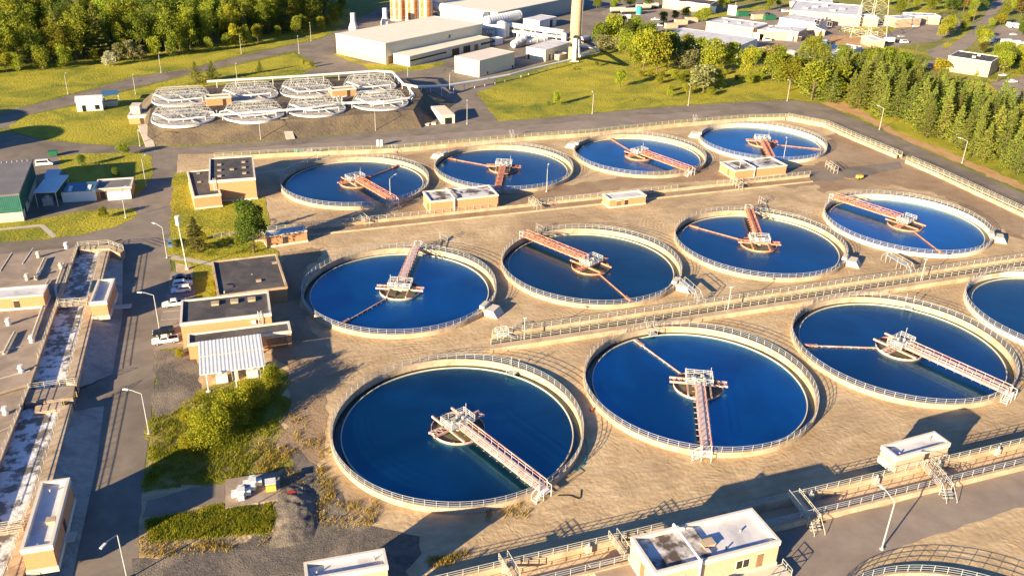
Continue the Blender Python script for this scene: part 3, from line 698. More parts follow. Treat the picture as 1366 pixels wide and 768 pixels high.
shed('small white shed roof behind the sheet canopy, near a white van', ((58, 236), (77.5, 235), (80, 227)), 3.0, M.carb, M.whitem, False, name='shed', cat='shed')
t = thing('machine_unit', 'grey machine unit standing under the sheet canopy by the teal building', 'machine', (*g(58, 275), 0), AZ)
MB().box(0, 0, .15, 2.2, 1.8, 1.9).build('cabinet', M.galv, t); MB().box(-.2, -.2, 0, 2.4, 2.0, .148).build('base', M.conc, t); MB().cyl(1.1, .9, 1.9, 2.5, .5, 12).build('fan', M.galv2, t)
t = shed('long white trailer shed with dark glass roof panels, left of the little brick hut', ((80.8, 256.2), (126, 253.6), (126.5, 244)), 2.9, M.white, M.blueg, False, name='trailer_shed', cat='shed', slope=.4)
for x in (1.6, 6.0): MB().add([(x, -.02, 2.91), (x + .9, -.02, 2.91), (x + .9, 3.2, 3.31), (x, 3.2, 3.31)], [(0, 1, 2, 3)]).build('roof_strip', M.white, t)
b6 = building('brick_shed', 'little brick shed with pale roof tray and dark doorway beside a white box container', 'shed', P(715, 297, (0, 200), 5.69), P(995, 278, (0, 200), 5.69), P(1000, 207, (0, 200), 5.69), 2.75, 0, wall=M.brick, roof=M.roofg, band=.3, doors=(('s', 1.2, 1.2, 1.95, M.doord), ('s', .2, .8, 1.95, M.doorb)))
q = g(144.5, 268.5); t = thing('box_container', 'plain white box container standing in front of the little brick shed', 'container', (*q, 0), AZ)
MB().box(0, 0, .15, 5.6, 1.5, 2.3).build('body', M.white, t); MB().box(.2, .2, 0, 5.4, 1.3, .148).build('skid', M.galv, t)
q = g(66, 209.5); t = thing('dumpster', 'dark green dumpster at the road edge behind the teal building', 'dumpster', (*q, 0), AZ)
MB().add([(0, 0, .2), (2, 0, .2), (2, 1.4, .2), (0, 1.4, .2), (-.2, 0, 1.5), (2.2, 0, 1.5), (2.2, 1.4, 1.5), (-.2, 1.4, 1.5)], [(3, 2, 1, 0), (4, 5, 6, 7), (0, 1, 5, 4), (1, 2, 6, 5), (2, 3, 7, 6), (3, 0, 4, 7)]).build('bin', M.green, t)
MB().box(-.22, -.05, 1.502, 2.22, 1.45, 1.6).build('lid', M.green, t)

# ------------------------------------------------------------------ aeration deck and channels on the left (deck at z = ZD)
def dp(u, v): return g(u, v, ZD)
dk = thing('aeration_basin', 'broad concrete aeration deck with pipes and valves at the left edge', 'basin', (0, 0, 0))
edge = [dp(104, 329), dp(51, 480), dp(38.7, 517), dp(0, 615), dp(-40, 720)]
MB().prism([dp(-120, 352)] + edge + [dp(-170, 720)], 0, ZD).build('deck', M.deckc, dk)
cb = MB()
for i in range(len(edge) - 1):
    a, b = edge[i], edge[i + 1]; cb.bar((*a, ZD + .12), (*b, ZD + .12), .2)
cb.build('kerb', M.yelconc, dk)
def dpipe(pts, r, m, nm='pipe', z=.35):
    MB().line([(*dp(*p), ZD + z) for p in pts], r, 8).build(nm, m, dk)
for pts in (((55, 362), (48, 375), (47, 370)), ((60, 346), (47, 374)), ((86, 353), (74, 386), (77, 400)), ((20, 445), (5, 474)), ((58, 410), (42, 455)), ((66, 375), (50, 400))):
    dpipe(pts, .22, M.galv2)
for p in ((52, 343), (37, 373), (82, 358), (12, 433), (89, 331), (43, 456), (29, 496), (8, 552)):
    x, y = dp(*p); v = MB().cyl(x, y, ZD, ZD + .5, .45, 12); v.cyl(x, y, ZD + .5, ZD + 1.15, .28, 10); v.box(x - .55, y - .16, ZD + .62, x + .1, y + .16, ZD + .95); v.cyl(x, y, ZD + 1.15, ZD + 1.4, .4, 10)
    v.build('valve', M.white if p[0] in (89, 43, 29, 8, 12) else M.galv2, dk)
for a, b in (((0, 362), (16, 337)), ((30, 352), (44, 331)), ((0, 470), (28, 462)), ((-10, 508), (40, 494)), ((-10, 580), (22, 566))):
    MB().bar((*dp(*a), ZD + .02), (*dp(*b), ZD + .02), .12).build('joint', M.concw, dk)
for a, b in (((0, 411), (58, 405)), ((-10, 530), (36, 516))):
    MB().line([(*dp(*a), ZD + .25), (*dp(*b), ZD + .25)], .25, 6).build('pipe', M.yelconc, dk)
# channel walkway walls (right side)
def wallthing(name, label, cat, poly, z0, z1, m, group=None, px=True, pz=None):
    P_ = [g(*p, pz if pz is not None else z1) for p in poly] if px else poly
    c = (sum(p[0] for p in P_) / len(P_), sum(p[1] for p in P_) / len(P_))
    t = thing(name, label, cat, (c[0], c[1], 0), 0, group)
    MB().prism([(p[0] - c[0], p[1] - c[1]) for p in P_], z0, z1).build('slab', m, t)
    return t
wallthing('channel_walkway', 'raised concrete walkway along the right side of the upper foaming channel', 'walkway', [(134, 335), (146, 334), (102, 514), (88, 509)], 0, ZD, M.yelconc)
wallthing('channel_walkway', 'raised concrete walkway along the right side of the lower foaming channel', 'walkway', [(82, 541), (96, 538), (70, 640), (20, 800), (-6, 800), (51, 640)], 0, ZD, M.yelconc)
wallthing('channel_bridge', 'concrete slab crossing between the upper and lower foaming channels', 'bridge', [(38, 521), (100, 513), (97, 530), (33, 537)], 0, ZD - .05, M.deckc)
wallthing('channel_headwall', 'pale concrete headwall at the top end of the upper foaming channel', 'wall', [(104, 329), (146, 326), (166, 333), (160, 338), (144, 331.5), (106, 333)], 0, ZD + .1, M.yelconc)
wallthing('channel_headwall', 'bright tan end wall below the slab at the start of the lower channel', 'wall', [(47, 541), (80, 536), (84, 544), (46, 550)], 0, ZD - .3, M.brick2)
sheet('channel_water', [g(104, 329, .95), g(140, 334, .95), g(92, 509, .95), g(80, 560, .95), g(55, 640, .95), g(-10, 800, .95), g(-70, 800, .95), g(0, 615, .95), g(51, 480, .95)], M.foam, .95, px=False)
def slope(left, right, zl, n=60, m=14):
    """gravel bank falling from the walkway to the road"""
    def along_(pts, z):
        P_ = [Vector(g(*p, z)) for p in pts]; ds = [(b - a).length for a, b in zip(P_, P_[1:])]; T = sum(ds); out = []
        for i in range(n + 1):
            d = T * i / n; k = 0
            while k < len(ds) - 1 and d > ds[k]: d -= ds[k]; k += 1
            out.append(P_[k].lerp(P_[k + 1], min(1, d / ds[k])))
        return out
    A, B = along_(left, zl), along_(right, 0.0); b = MB()
    for i in range(n + 1):
        for j in range(m + 1):
            p = A[i].lerp(B[i], j / m); f = j / m; e = min(1, 5 * i / n, 5 * (n - i) / n)
            z = (zl * (1 - f)) * (.25 + .75 * e) + .04 + (noise.noise(Vector((p.x * .25 + p.y * .08, p.y * .9 - p.x * .3, 2))) * .16 + noise.noise(Vector((p.x * 1.4, p.y * 1.4, 8))) * .10) * sin(pi * min(1, f + .15))
            b.v.append((p.x, p.y, z))
    for i in range(n):
        for j in range(m): a = i * (m + 1) + j; b.f.append([a, a + m + 1, a + m + 2, a + 1]); b.mi.append(0)
    o = b.build('gravel_slope', M.slope, smooth=True); o['kind'] = 'structure'
slope([(145, 338), (124, 424), (102, 510)], [(164, 341), (163, 423), (150, 499)], 1.6)
slope([(95, 541), (70, 640), (30, 772)], [(139, 541), (129, 620), (96, 772)], 1.6)

# fences -----------------------------------------------------------
POSTS = {}
def fence(label, pts, h=1.1, sp=2.0, m=M.galv2, r=.045, rails=(.38, .72, 1.07), group='railings round the works', cat='railing', name='railing'):
    """pts: 3D polyline of the foot line"""
    o = pts[0]; t = thing(name, label, cat, o, 0, group)
    L = [Vector(p) - Vector(o) for p in pts]
    rl = MB()
    for z in rails: rl.line([(p.x, p.y, p.z + z) for p in L], r * .9)
    rl.build('rail', m, t)
    k = (m.name, round(h, 2), r)
    if k not in POSTS: POSTS[k] = MB().bar((0, 0, 0), (0, 0, h), r).mesh('rail_post', m)
    for i in range(len(L) - 1):
        a, b = L[i], L[i + 1]; d = b - a; n = max(1, round(d.length / sp))
        for j in range(n + (1 if i == len(L) - 2 else 0)): ob('post', POSTS[k], t, a + d * (j / n))
    return t
def fpx(pts, z): return [(*g(*p, z), z) for p in pts]
fence('pale rail fence along the deck edge left of the upper foaming channel', fpx([(104, 328), (77, 405), (51, 478)], ZD + .2))
fence('pale rail fence along the deck edge left of the lower foaming channel', fpx([(38, 519), (0, 614), (-30, 690)], ZD + .2))
fence('rail fence on the channel side of the upper walkway', fpx([(134.5, 336), (111, 425), (89, 508)], ZD))
fence('rail fence on the channel side of the lower walkway', fpx([(83, 540), (52, 640), (0, 790)], ZD))
fence('yellowish rail fence round the top end of the upper channel', fpx([(105, 328.5), (145, 326), (165, 333)], ZD + .1))
fence('rail fence on the slab between the two foaming channels', fpx([(39, 519), (100, 511)], ZD))
fence('yellow handrail on the corner below the slab at the lower channel', fpx([(86, 541), (103, 529)], ZD), m=M.yel)
def footbridge(label, a, b, w, z, z2=None, m=M.galv2, stairs=False):
    A = Vector((*g(*a, z), z)); B = Vector((*g(*b, z2 if z2 is not None else z), z2 if z2 is not None else z)); d = B - A; L = d.length
    t = thing('footbridge', label, 'footbridge', A, atan2(d.y, d.x), 'small footbridges over the channels')
    dz = B.z - A.z
    c = MB().add([(0, -w / 2, -.05), (L, -w / 2, dz - .05), (L, w / 2, dz - .05), (0, w / 2, -.05), (0, -w / 2, .05), (L, -w / 2, dz + .05), (L, w / 2, dz + .05), (0, w / 2, .05)],
                 [(3, 2, 1, 0), (4, 5, 6, 7), (0, 1, 5, 4), (1, 2, 6, 5), (2, 3, 7, 6), (3, 0, 4, 7)]); c.build('deck', M.yelconc, t)
    for s in (-1, 1):
        r = MB()
        for zz in (.4, .75, 1.1): r.bar((0, s * w / 2, zz), (L, s * w / 2, zz + dz), .05)
        n = max(2, int(L / 1.3))
        for i in range(n + 1): r.bar((L * i / n, s * w / 2, dz * i / n), (L * i / n, s * w / 2, 1.1 + dz * i / n), .05)
        r.build('handrail', m, t)
    if stairs:
        s_ = MB()
        for i in range(6): s_.box(L + .1 + i * .3, -w / 2, dz - .25 - i * .3, L + .42 + i * .3, w / 2, dz - .17 - i * .3)
        for y in (-w / 2, w / 2):
            s_.bar((L, y, dz + 1.1), (L + 1.9, y, dz - .7), .05); s_.bar((L + 1.9, y, dz - .7), (L + 1.9, y, -z), .05)
            s_.bar((L, y, dz), (L, y, -z), .09)
        s_.build('steps', m, t)
    return t
footbridge('short footbridge from the deck to the tower hut across the upper channel', (76, 408), (117, 405), 1.2, ZD)
footbridge('footbridge to the tall bottom-left hut across the lower channel', (-8, 711), (32, 704), 1.2, ZD)

# near channel C1 ---------------------------------------------------
def along(px, z, s0, s1, az=AZ):
    x, y = g(*px, z); return [(x + s0 * cos(az), y + s0 * sin(az)), (x + s1 * cos(az), y + s1 * sin(az))]
def beam_wall(name, label, cat, line, th, z0, z1, m):
    (x0, y0), (x1, y1) = line; d = Vector((x1 - x0, y1 - y0)); L = d.length
    t = thing(name, label, cat, (x0, y0, 0), atan2(d.y, d.x))
    MB().box(0, 0, z0, L, th, z1).build('wall_body', m, t)
    return t
Z1 = 2.5
far1 = along((1160, 639), Z1, -72, 95); near1 = along((1160, 668), Z1, -72, 95)
ZT = 1.5
def off(p, d): return (p[0] + d * UY, p[1] - d * UX)
sheet('near_terrace', [off(near1[0], .4), off(near1[1], .4), off(near1[1], 60), off(near1[0], 60)], M.sand, ZT, px=False, holes=['T5'])
sheet('service_track', [g(1000, 800, ZT), g(1120, 800, ZT), g(1160, 745, ZT), g(1240, 715, ZT), g(1366, 676, ZT), g(1440, 655, ZT), off(near1[1], .41), off(near1[0], .41)], M.asph2, ZT + .02, px=False, amp=.5)
beam_wall('channel_wall', 'far wall of the near sandy channel, yellowish concrete under a rail fence', 'wall', far1, .45, 0, Z1, M.yelconc)
beam_wall('channel_wall', 'near wall of the near sandy channel, pale concrete facing the worn track', 'wall', near1, -.45, 0, Z1, M.yelconc)
wallthing('channel_bed', 'sandy stained bed of the near channel between its two walls', 'channel', [far1[0], far1[1], near1[1], near1[0]], 0, .9, M.sandpale, px=False)
def f3(line, z, a=0.0, b=1.0):
    (x0, y0), (x1, y1) = line
    return [(x0 + (x1 - x0) * a, y0 + (y1 - y0) * a, z), (x0 + (x1 - x0) * b, y0 + (y1 - y0) * b, z)]
fence('rail fence on the far wall of the near sandy channel', f3(far1, Z1))
fence('rail fence on the near wall of the near sandy channel', f3(near1, Z1), m=M.galv)
for i in range(10):
    a = far1[0]; s = 4 + i * 11.5; x, y = a[0] + s * UX + .3 * UY, a[1] + s * UY - .3 * UX
    v = thing('gate_valve', ('first', 'second', 'third', 'fourth', 'fifth', 'sixth', 'seventh', 'eighth', 'ninth', 'tenth')[i] + ' grey valve head from the left on the far wall of the near sandy channel', 'valve', (x, y, Z1 - .9), AZ, 'valve heads along the near channel')
    MB().box(-.35, -.3, 0, .35, .2, 1.2).build('frame', M.galv2, v); MB().cyl(0, -.05, 1.2, 1.75, .14, 8).build('stem', M.galv, v)
footbridge('footbridge with steps beside the small pale hut over the near channel', (1231, 615), (1262, 652), 1.6, Z1, None, M.galv, True)
footbridge('footbridge with steps right of the half black, half white roof', (1058, 660), (1085, 694), 1.6, Z1, None, M.galv2, True)
footbridge('narrow yellow-railed footbridge just left of the half black, half white roof', (817, 714), (838, 744), 1.2, Z1, None, M.galv2)
footbridge('footbridge near the bottom edge, left of the largest near hut', (671, 744), (688, 772), 1.2, Z1, None, M.galv2)
q = g(822, 752, Z1); t = thing('landing_slab', 'grey concrete landing beside the west wall of the largest near hut', 'slab', (q[0], q[1], 0), AZ); MB().box(-3.2, -3.4, 0, 2.6, 1.4, Z1 - .2).build('slab', M.deckc, t)
# middle channel C2 -------------------------------------------------
Z2 = 1.25
far2 = along((793, 426), Z2, -21, 150, radians(19.6)); mid2 = along((793, 438.5), Z2 - .2, -21, 150, radians(19.6)); near2 = along((793, 445), Z2 - .3, -21, 150, radians(19.6))
beam_wall('channel_wall', 'long yellowish back wall of the middle channel between the two front tank rows', 'wall', far2, .4, 0, Z2, M.yelconc)
wallthing('channel_wall', 'long brown-topped front wall of the middle channel', 'wall', [mid2[0], mid2[1], near2[1], near2[0]], 0, Z2 - .25, M.yelconc, px=False)
wallthing('channel_bed', 'dark bed of the middle channel', 'channel', [far2[0], far2[1], mid2[1], mid2[0]], 0, .25, M.dark, px=False)
fence('rail fence along the back wall of the middle channel, left half', f3(far2, Z2, 0, .5)); fence('rail fence along the back wall of the middle channel, right half', f3(far2, Z2, .5, 1))
fence('rail fence along the front of the middle channel, left half', f3(mid2, Z2 - .25, 0, .5)); fence('rail fence along the front of the middle channel, right half', f3(mid2, Z2 - .25, .5, 1))
MB().bar((*f3(near2, .55)[0][:2], .55), (*f3(near2, .55)[1][:2], .55), .18, 8)
t = thing('channel_end_stair', 'white steps and platform at the left end of the middle channel', 'stairs', (*g(662, 452), 0), radians(19.6))
b = MB().box(0, -.8, 1.0, 2.2, .8, 1.1)
for i in range(5): b.box(2.2 + i * .3, -1.4, .85 - i * .18, 2.5 + i * .3, -.4, .92 - i * .18)
for x in (0, 1.1, 2.2):
    for y in (-.8, .8): b.bar((x, y, 0), (x, y, 2.1), .06)
for z in (1.6, 2.1): b.line([(0, -.8, z), (2.2, -.8, z), (2.2, .8, z), (0, .8, z)], .05, 4, True)
b.bar((2.2, -1.4, 2.0), (3.8, -1.4, 1.0), .05); b.bar((3.8, -1.4, 0), (3.8, -1.4, 1.0), .05)
b.build('platform', M.white, t)
for px_, lb in (((929, 404), 'middle'), ((1210, 366), 'right')):
    q = g(*px_); t = thing('channel_stair', 'small steel crossover steps over the middle channel, ' + ('below the left-arm tank' if lb == 'middle' else 'below the pale-walled tank'), 'stairs', (*q, 0), radians(19.6) - pi / 2)
    b = MB().box(-6.5, -.6, 1.9, 0, .6, 2.0)
    for i in range(6): b.box(.1 + i * .3, -.6, 1.65 - i * .3, .4 + i * .3, .6, 1.72 - i * .3)
    for y in (-.6, .6):
        b.bar((-6.5, y, 2.9), (0, y, 2.9), .05); b.bar((0, y, 2.9), (1.9, y, 1.1), .05); b.bar((-6.5, y, 2.9), (-8, y, 1.2), .05)
        for x in (-6.5, -3, 0): b.bar((x, y, 0), (x, y, 2.9), .055)
        b.bar((1.9, y, 0), (1.9, y, 1.1), .05); b.bar((-8, y, 0), (-8, y, 1.2), .05)
    b.build('steps', M.galv, t)
# far channel C3 ----------------------------------------------------
Z3 = .9
far3 = along((776.6, 264.5), Z3, -83, 72); near3 = along((776.6, 273.5), .35, -83, 72)
beam_wall('channel_wall', 'low yellowish channel wall between the far and middle tank rows', 'wall', far3, .4, 0, Z3, M.yelconc)
beam_wall('channel_kerb', 'low pale kerb in front of the far channel', 'kerb', near3, -.4, 0, .35, M.yelconc)
wallthing('channel_bed', 'gravelly bed of the far channel between wall and kerb', 'channel', [far3[0], far3[1], near3[1], near3[0]], 0, .1, M.sanddark, px=False)
fence('rail fence on the far channel wall, west of the longest far hut', f3(far3, Z3, 0, .38)); fence('rail fence on the far channel wall between the long and the smallest hut', f3(far3, Z3, .46, .72)); fence('rail fence on the far channel wall, east of the smallest hut', f3(far3, Z3, .8, 1))
for px_, lb in (((590, 268), 'left of the longest far hut'), ((716, 277), 'midway along the far channel'), ((985, 250), 'in front of the orange-tan hut'), ((487, 297), 'at the west end of the far channel'), ((1112, 228), 'at the east end of the far channel')):
    a = Vector((*g(px_[0] - 8, px_[1] - 9, 1), 1.0)); b_ = Vector((*g(px_[0] + 3, px_[1], .9), .9)); d = b_ - a; L = d.length
    t = thing('footbridge', 'little railed footbridge ' + lb, 'footbridge', a, atan2(d.y, d.x), 'small footbridges over the channels')
    MB().box(0, -.6, 0, L, .6, .1).build('deck', M.yelconc, t)
    for s in (-1, 1):
        r = MB()
        for zz in (.5, 1.1): r.bar((0, s * .6, zz), (L, s * .6, zz), .055)
        for i in range(4): r.bar((L * i / 3, s * .6, -1), (L * i / 3, s * .6, 1.1), .055)
        r.build('handrail', M.galv2, t)
# retaining wall along the perimeter road C4 -----------------------
Z4 = 1.3
c4 = [(286, 209.5), (370, 204.5), (450, 201), (530, 198), (608, 191), (700, 183), (790, 177), (900, 165), (1000, 157), (1048, 156)]
c5 = [(1048, 156), (1100, 166), (1140, 184), (1196, 207)]; c6 = [(1208, 213), (1250, 231), (1300, 254), (1375, 289)]
def wall_path(label, px, z, th, m=M.yelconc, name='retaining_wall', fenced=True, flabel=''):
    P_ = [Vector((*g(*p, z), 0)) for p in px]
    t = thing(name, label, 'wall', P_[0], 0)
    w = MB(); n = len(P_); nn = []
    for i in range(n):
        d = (P_[min(n - 1, i + 1)] - P_[max(0, i - 1)]).normalized(); nn.append(Vector((-d.y, d.x, 0)))
    for i in range(n - 1):
        a, b = P_[i] - P_[0], P_[i + 1] - P_[0]
        w.prism([(a.x, a.y), (b.x, b.y), (b.x + nn[i + 1].x * th, b.y + nn[i + 1].y * th), (a.x + nn[i].x * th, a.y + nn[i].y * th)], 0, z)
    w.build('wall_body', m, t)
    if fenced: fence(flabel, [(p.x + nn[i].x * th / 2, p.y + nn[i].y * th / 2, z) for i, p in enumerate(P_)], sp=2.4)
    return P_, nn
wall_path('sunlit yellow retaining wall with railing between the far tanks and the perimeter road, west part', c4[:6], Z4, .4, flabel='rail fence on the retaining wall behind the two leftmost far tanks')
wall_path('sunlit yellow retaining wall with railing along the perimeter road below the grass hill', c4[5:], Z4, .4, flabel='rail fence on the retaining wall behind the two rightmost far tanks')
for pts, a, b in ((c5, 'upper', 'nearest the far corner tank'), (c6, 'lower', 'beside the conifer-lined road')):
    P_, nn = wall_path('double-walled channel %s, %s part' % (b, a), pts, 1.1, .4, flabel='rail fence on the inner channel wall ' + b)
    t = thing('channel_wall', 'outer channel wall %s, %s part' % (b, a), 'wall', P_[0]); w = MB()
    for i in range(len(P_) - 1):
        p, q = P_[i] - P_[0], P_[i + 1] - P_[0]
        w.prism([(p.x + nn[i].x * 2.0, p.y + nn[i].y * 2.0), (q.x + nn[i + 1].x * 2.0, q.y + nn[i + 1].y * 2.0), (q.x + nn[i + 1].x * 2.5, q.y + nn[i + 1].y * 2.5), (p.x + nn[i].x * 2.5, p.y + nn[i].y * 2.5)], 0, .9)
    w.build('wall_body', M.yelconc, t)
    t = thing('channel_bed', 'dark slot of the channel %s, %s part' % (b, a), 'channel', P_[0]); w = MB()
    for i in range(len(P_) - 1):
        p, q = P_[i] - P_[0], P_[i + 1] - P_[0]
        w.prism([(p.x + nn[i].x * .42, p.y + nn[i].y * .42), (q.x + nn[i + 1].x * .42, q.y + nn[i + 1].y * .42), (q.x + nn[i + 1].x * 1.98, q.y + nn[i + 1].y * 1.98), (p.x + nn[i].x * 1.98, p.y + nn[i].y * 1.98)], 0, .12)
    w.build('bed', M.dark, t)
    fence('rail fence on the outer channel wall ' + b, [(p.x + nn[i].x * 2.25, p.y + nn[i].y * 2.25, .9) for i, p in enumerate(P_)], sp=2.4)
fence('low rail fence beside the trees south of the tall tan block', fpx([(285, 318), (318, 314), (352, 306)], .0))
for px_, lb in (((1188, 208), 'steel gate post frame where the drive meets the double-walled channel'), ((682, 210 - 27), 'little stair head on the retaining wall between the middle far tanks'), ((926, 162.5), 'grey stair head on the retaining wall left of the brightest far tank'), ((525, 203), 'little grey stair on the retaining wall behind the first far tank')):
    q = g(*px_); t = thing('wall_stair', lb, 'stairs', (*q, 0), AZ + pi / 2)
    b = MB()
    for i in range(5): b.box(-1.6 + i * .35, -.5, .1 + i * .26, -1.2 + i * .35, .5, .18 + i * .26)
    b.build('steps', M.galv, t); r = MB()
    for y in (-.5, .5):
        r.bar((-1.6, y, 1.1), (.2, y, 2.4), .055); r.bar((-1.6, y, 0), (-1.6, y, 1.1), .055); r.bar((.2, y, 1.2), (.2, y, 2.4), .055)
    r.build('handrail', M.galv, t)

# ------------------------------------------------------------------ street lamps
def lamp_meshes(h):
    pole = MB().bar((0, 0, 0), (0, 0, h), .11, 8, .075).cyl(0, 0, 0, .25, .28, 10).mesh('pole', M.galv)
    arm = MB().bar((0, 0, h), (1.6, 0, h + .45), .06, 6).bar((1.6, 0, h + .45), (2.3, 0, h + .5), .06, 6).mesh('arm', M.galv)
    head = MB().box(2.1, -.17, h + .40, 3.0, .17, h + .56).mesh('lamp_head', M.whitem)
    return pole, arm, head
LM = {}
def lamp(base, head, label, h=7.2, z=0.0, straight=False):
    k = round(h, 1)
    if k not in LM: LM[k] = lamp_meshes(h)
    x, y = g(*base, z)
    hx, hy = g(*head, h + z); a = atan2(hy - y, hx - x)
    t = thing('street_lamp', label, 'street lamp', (x, y, z), a, 'street lamps round the works')
    p, ar, hd = LM[k]
    ob('pole', p, t)
    if not straight: ob('arm', ar, t); ob('lamp_head', hd, t)
    else: MB().box(-.35, -.2, h, .35, .2, h + .18).build('lamp_head', M.galv, t)
    return t
lamp((1176, 732), (1179, 656), 'tall white street lamp on the worn track, right of the largest near hut', 8.0, 1.5)
lamp((170, 772), (137, 733), 'street lamp at the bottom edge right of the tall bottom-left hut', 7.3)
lamp((199, 578), (172, 523), 'street lamp on the road edge beside the bushy yellow-green tree', 7.4)
lamp((213, 440), (190, 393), 'street lamp beside the black pickup and dark car', 7.4)
lamp((223, 344), (205, 300), 'street lamp at the end of the pale side path', 7.3)
lamp((195, 248), (201, 203), 'street lamp at the corner of the shaded lawn', 7.3)
lamp((168, 291), (164, 254), 'street lamp on the lawn tip in front of the white box container', 6.8)
for b, hd, lb in (((91, 126), (88, 99), 'leftmost street lamp on the grass slope below the forest'), ((215, 97), (214, 71), 'street lamp on the grass slope by the white-flowering bush'), ((181, 126), (178, 101), 'street lamp on the lawn edge beside the white cabin'),
                  ((322, 72), (320, 49), 'street lamp on the upper road close to the forest edge'), ((317, 112), (315, 86), 'street lamp behind the filter pipes beside the pair of pines'), ((399, 72), (397, 49), 'street lamp at the left side of the upper road bend'), ((415, 55), (413, 31), 'farthest street lamp of the upper road by the forest'),
                  ((544, 106), (543, 88), 'street lamp between the filters and the cream hall annex'), ((600, 127), (606, 96), 'street lamp beside the small cream hall at the long pipe'), ((348, 187), (346, 160), 'street lamp at the foot of the dark bank, left of the concrete strip'),
                  ((501, 175), (499, 148), 'street lamp at the foot of the dark bank, right of the concrete strip'), ((623, 166), (623, 136), 'street lamp right of the wedge-shaped entrance'), ((790, 152), (790, 124), 'street lamp on the grass hill by the thin sapling'), ((918, 141), (919, 114), 'street lamp below the leafy grove on the grass hill'),
                  ((1050, 135), (1051, 108), 'street lamp by the leftmost roadside pines'), ((1173, 173), (1171, 143), 'street lamp in front of the middle of the pine row'), ((1283, 218), (1280, 186), 'street lamp in front of the right part of the pine row'), ((187, 195), (186, 177), 'street lamp at the foot of the left concrete strip')):
    lamp(b, hd, lb, max(5.0, zat(b, hd[1] + 1) - .4))
for b, hd, lb in (((699, 458), (700, 424), 'short white lamp post at the left end of the middle channel'), ((970, 418), (971, 383), 'lamp post on the middle channel below the left-arm tank'), ((1227, 378), (1229, 346), 'lamp post on the middle channel below the pale-walled tank'), ((985, 236), (985, 216), 'lamp post in front of the orange-tan hut')):
    lamp(b, hd, lb, zat(b, hd[1]), 0, True)
for b, hd, lb in (((729, 256), (731, 223), 'street lamp in front of the second far tank'), ((521, 272), (524, 237), 'street lamp at the bridge end of the first far tank'), ((1045, 213), (1049, 187), 'street lamp in front of the brightest far tank')):
    lamp(b, hd, lb, zat(b, hd[1]) - .4)
q = g(250, 359); t = thing('floodlight_mast', 'leaning pole with a white box head beside the small conifer and side path', 'mast', (*q, 0), 0)
H = zat((250, 359), 300)
MB().bar((0, 0, 0), (-.5, 0, H), .16, 8, .12).cyl(0, 0, 0, .4, .45, 10).build('pole', M.concw, t)
MB().cyl(-.5, 0, H, H + 1.9, .48, 12).cyl(-.5, 0, H + 1.9, H + 2.0, .52, 12).build('lamp_head', M.white, t)

